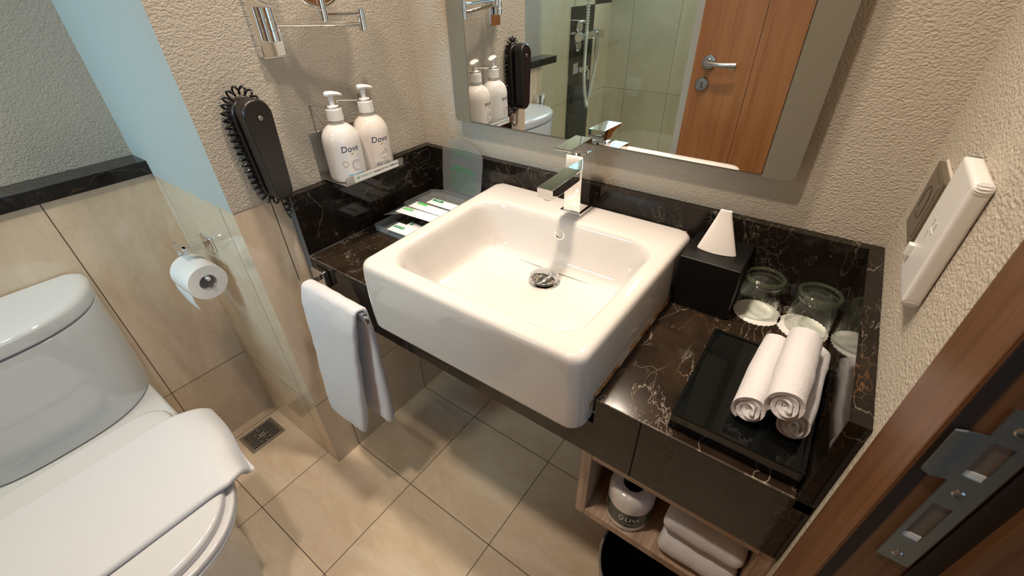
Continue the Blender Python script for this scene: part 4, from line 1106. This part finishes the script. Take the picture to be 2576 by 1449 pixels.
b = BM(); lathe(b, [(.0190, .100), (.0190, .004), (.0200, .002), (.036, .0012), (.0395, .0015), (rr0, .006), (rr0, .058), (.0420, .064), (.0420, .085), (.0400, .0950), (.0345, .1005), (.024, .1015), (.0190, .100)], (rx, ry, FZ), (0, 0, 1), 56, False, False)
for v in b.verts:
    if v.co.z > FZ + .06: v.co += Vector((rnd.uniform(-.0004, .0004), rnd.uniform(-.0004, .0004), rnd.uniform(-.0005, .0005)))
rb_ = obj('wrapped_roll', b, 'wrap', t)
b = BM(); lathe(b, [(.0188, .0985), (.0188, .003), (.0001, .003)], (rx, ry, FZ), (0, 0, 1), 32, False, False); obj('core', b, 'cardboard', t)
b = BM()
fc_ = radians(-62)
def rm(oz, rr=rr0 + .0003):
    def f(x, y):
        a = fc_ + x / rr0; return Vector((rx + rr * cos(a), ry + rr * sin(a), FZ + oz + y))
    return f
patch(b, -.062, .062, -.0210, .0210, rm(.0385), 40, 1); lb = obj('label_band', b, 'livigreen', rb_, normals=False)
b = BM(); textmesh(b, 'LIVI', .0165, rm(.0420, rr0 + .0007), bold=.00005); textmesh(b, 'EVERYDAY TISSUE', .0036, rm(.0290, rr0 + .0007)); textmesh(b, 'BATHROOM', .0030, rm(.0250, rr0 + .0007))
f = rm(.0425, rr0 + .0007)
for s1, s2 in ((1, .6), (-1, .25)):
    pts = [f(-.0200 + s1 * .0040 * sin(pi * u), -.007 + .016 * u) for u in [i / 10 for i in range(11)]]; tube(b, pts, [.0005 + .0006 * s2 * sin(pi * i / 10) for i in range(11)], 5)
obj('label_text', b, 'whiteprint', lb, smooth=False, normals=False)

for i, (z0, hh, dx, dy, lb_) in enumerate(((FZ + .0004, .060, 0, 0, 'folded white towel on the oak shelf, the lower of two'), (FZ + .0620, .056, -.0015, .008, 'folded white towel on the oak shelf, on top of the other'))):
    b = BM()
    st = []
    cy0, cy1 = SY0 + .006 + dy, SY1 - .03; h = hh / 2
    pth = []
    # fold: top layer runs forward, turns round the front edge, runs back underneath
    for q in range(8): pth.append((cy1 - (cy1 - cy0 - h * .9) * q / 7, z0 + hh - .0135))
    for q in range(1, 8): a = pi / 2 + pi * q / 8; pth.append((cy0 + h * .9 + (h * .9 - .006) * cos(a), z0 + h + (h - .0135) * sin(a)))
    for q in range(8): pth.append((cy0 + h * .9 + (cy1 - cy0 - h * .9) * q / 7, z0 + .0135))
    for k_, (y, z) in enumerate(pth):
        q = pth[min(k_ + 1, len(pth) - 1)]; r0 = pth[max(k_ - 1, 0)]; d = Vector((0, q[0] - r0[0], q[1] - r0[1])).normalized(); nrm = Vector((1, 0, 0)).cross(d)
        st.append(((.9135 + dx, y, z), (1.0395, y, z), nrm, .0265))
    ribbon(b, st, 16); displaced(b, .0026, 22, i * 3 + 1); displaced(b, .0009, 80, i)
    o = obj('folded_towel', b, 'cotton', angle=80); tag(o, lb_, 'towel', 'folded towels on the oak shelf'); recentre(o)

t = thing('waste_bin', (.925, -.33, 0), 'round black waste bin on the floor under the oak shelf', 'bin')
bc = (.9315, -.405, 0)
b = BM(); lathe(b, [(.088, .0004), (.090, .004), (.1140, .283), (.1120, .284), (.088, .010), (.0001, .008)], bc, (0, 0, 1), 56, True, False); obj('bin_body', b, 'bin', t)
b = BM(); lathe(b, [(.1135, .276), (.1160, .278), (.1165, .286), (.1145, .289), (.1115, .286), (.1115, .280)], bc, (0, 0, 1), 56, False, False); obj('rim', b, 'bin_rim', t)

# ================================================================== shower corner seen in the mirror
gp = thing('shower_screen', (-.07, -1.364, 0), 'clear glass shower screen with a bright edge seen in the mirror', 'shower screen')
b = BM(); box(b, -.519, .3225, -1.368, -1.360, .012, 2.05); obj('glass_sheet', b, 'shower_glass', gp, smooth=False)
b = BM(); box(b, .3227, .3270, -1.3685, -1.3595, .012, 2.05); obj('polished_edge', b, 'daylit_glass_edge', gp, smooth=False, label='glass edge coloured bright blue-green like caught daylight')
b = BM(); box(b, -.519, .3303, -1.38, -1.35, .0, .012); obj('threshold', b, 'steel', gp, smooth=False)
sx = -.5185
mx = thing('shower_mixer', (sx, -1.90, .90), 'chrome shower mixer on the black tile strip', 'shower tap')
b = BM(); lathe(b, [(.035, 0), (.035, .006), (.030, .010)], (sx, -1.875, .985), (1, 0, 0), 28); obj('wall_flange', b, 'chrome', mx)
b = BM(); lathe(b, [(.030, 0), (.030, .006), (.026, .010)], (sx, -1.875, .885), (1, 0, 0), 28); obj('wall_flange', b, 'chrome', mx)
b = BM(); tube(b, [(sx + .05, -1.80, .940), (sx + .05, -1.90, .940), (sx + .05, -1.99, .940)], .020, 20); tube(b, [(sx, -1.875, .940), (sx + .025, -1.875, .940), (sx + .05, -1.875, .940)], .017, 16); obj('valve_body', b, 'chrome', mx)
b = BM(); tube(b, [(sx + .05, -1.785, .940), (sx + .05, -1.79, .940), (sx + .05, -1.80, .940)], .024, 20); obj('temperature_knob', b, 'chrome', mx)
b = BM(); tube(b, [(sx + .05, -1.99, .938), (sx + .05, -2.03, .938), (sx + .05, -2.07, .938)], .026, 20); obj('flow_knob', b, 'chrome', mx)
b = BM(); prism(b, [(sx + .065, .935), (sx + .085, .935), (sx + .080, .80), (sx + .070, .79)], -1.995, -1.965, .004, 2, axis='Y'); obj('lever', b, 'chrome', mx)
b = BM(); tube(b, [(sx, -1.85, 1.015), (sx + .02, -1.85, 1.015), (sx + .05, -1.85, 1.015)], .008, 12); tube(b, [(sx + .04, -1.80, 1.015), (sx + .04, -1.85, 1.015), (sx + .04, -1.90, 1.015)], .006, 10); obj('diverter', b, 'chrome', mx)
hp_ = spline([(sx + .05, -2.028, .905), (sx + .055, -2.030, .80), (sx + .06, -1.985, .68), (sx + .062, -1.945, .575), (sx + .065, -1.925, .535), (sx + .068, -1.895, .575), (sx + .072, -1.850, .70), (sx + .075, -1.835, .85), (sx + .078, -1.832, 1.0), (sx + .078, -1.830, 1.25), (sx + .07, -1.85, 1.75)], 60)
b = BM(); tube(b, hp_, [.0095 + .0013 * (1 if (i // 2) % 2 else -1) for i in range(len(hp_))], 10)
o = obj('shower_hose', b, 'hose'); tag(o, 'long ribbed metal shower hose looping below the mixer', 'hose'); recentre(o)
t = thing('shower_hook', (sx, -1.90, .72), 'small chrome hook fitting below the shower mixer', 'hook')
b = BM(); box(b, sx, sx + .012, -1.875, -1.815, .735, .795, .003); box(b, sx + .01, sx + .05, -1.96, -1.845, .745, .775, .003); box(b, sx + .03, sx + .05, -1.96, -1.935, .69, .775, .003); obj('fitting', b, 'chrome', t)
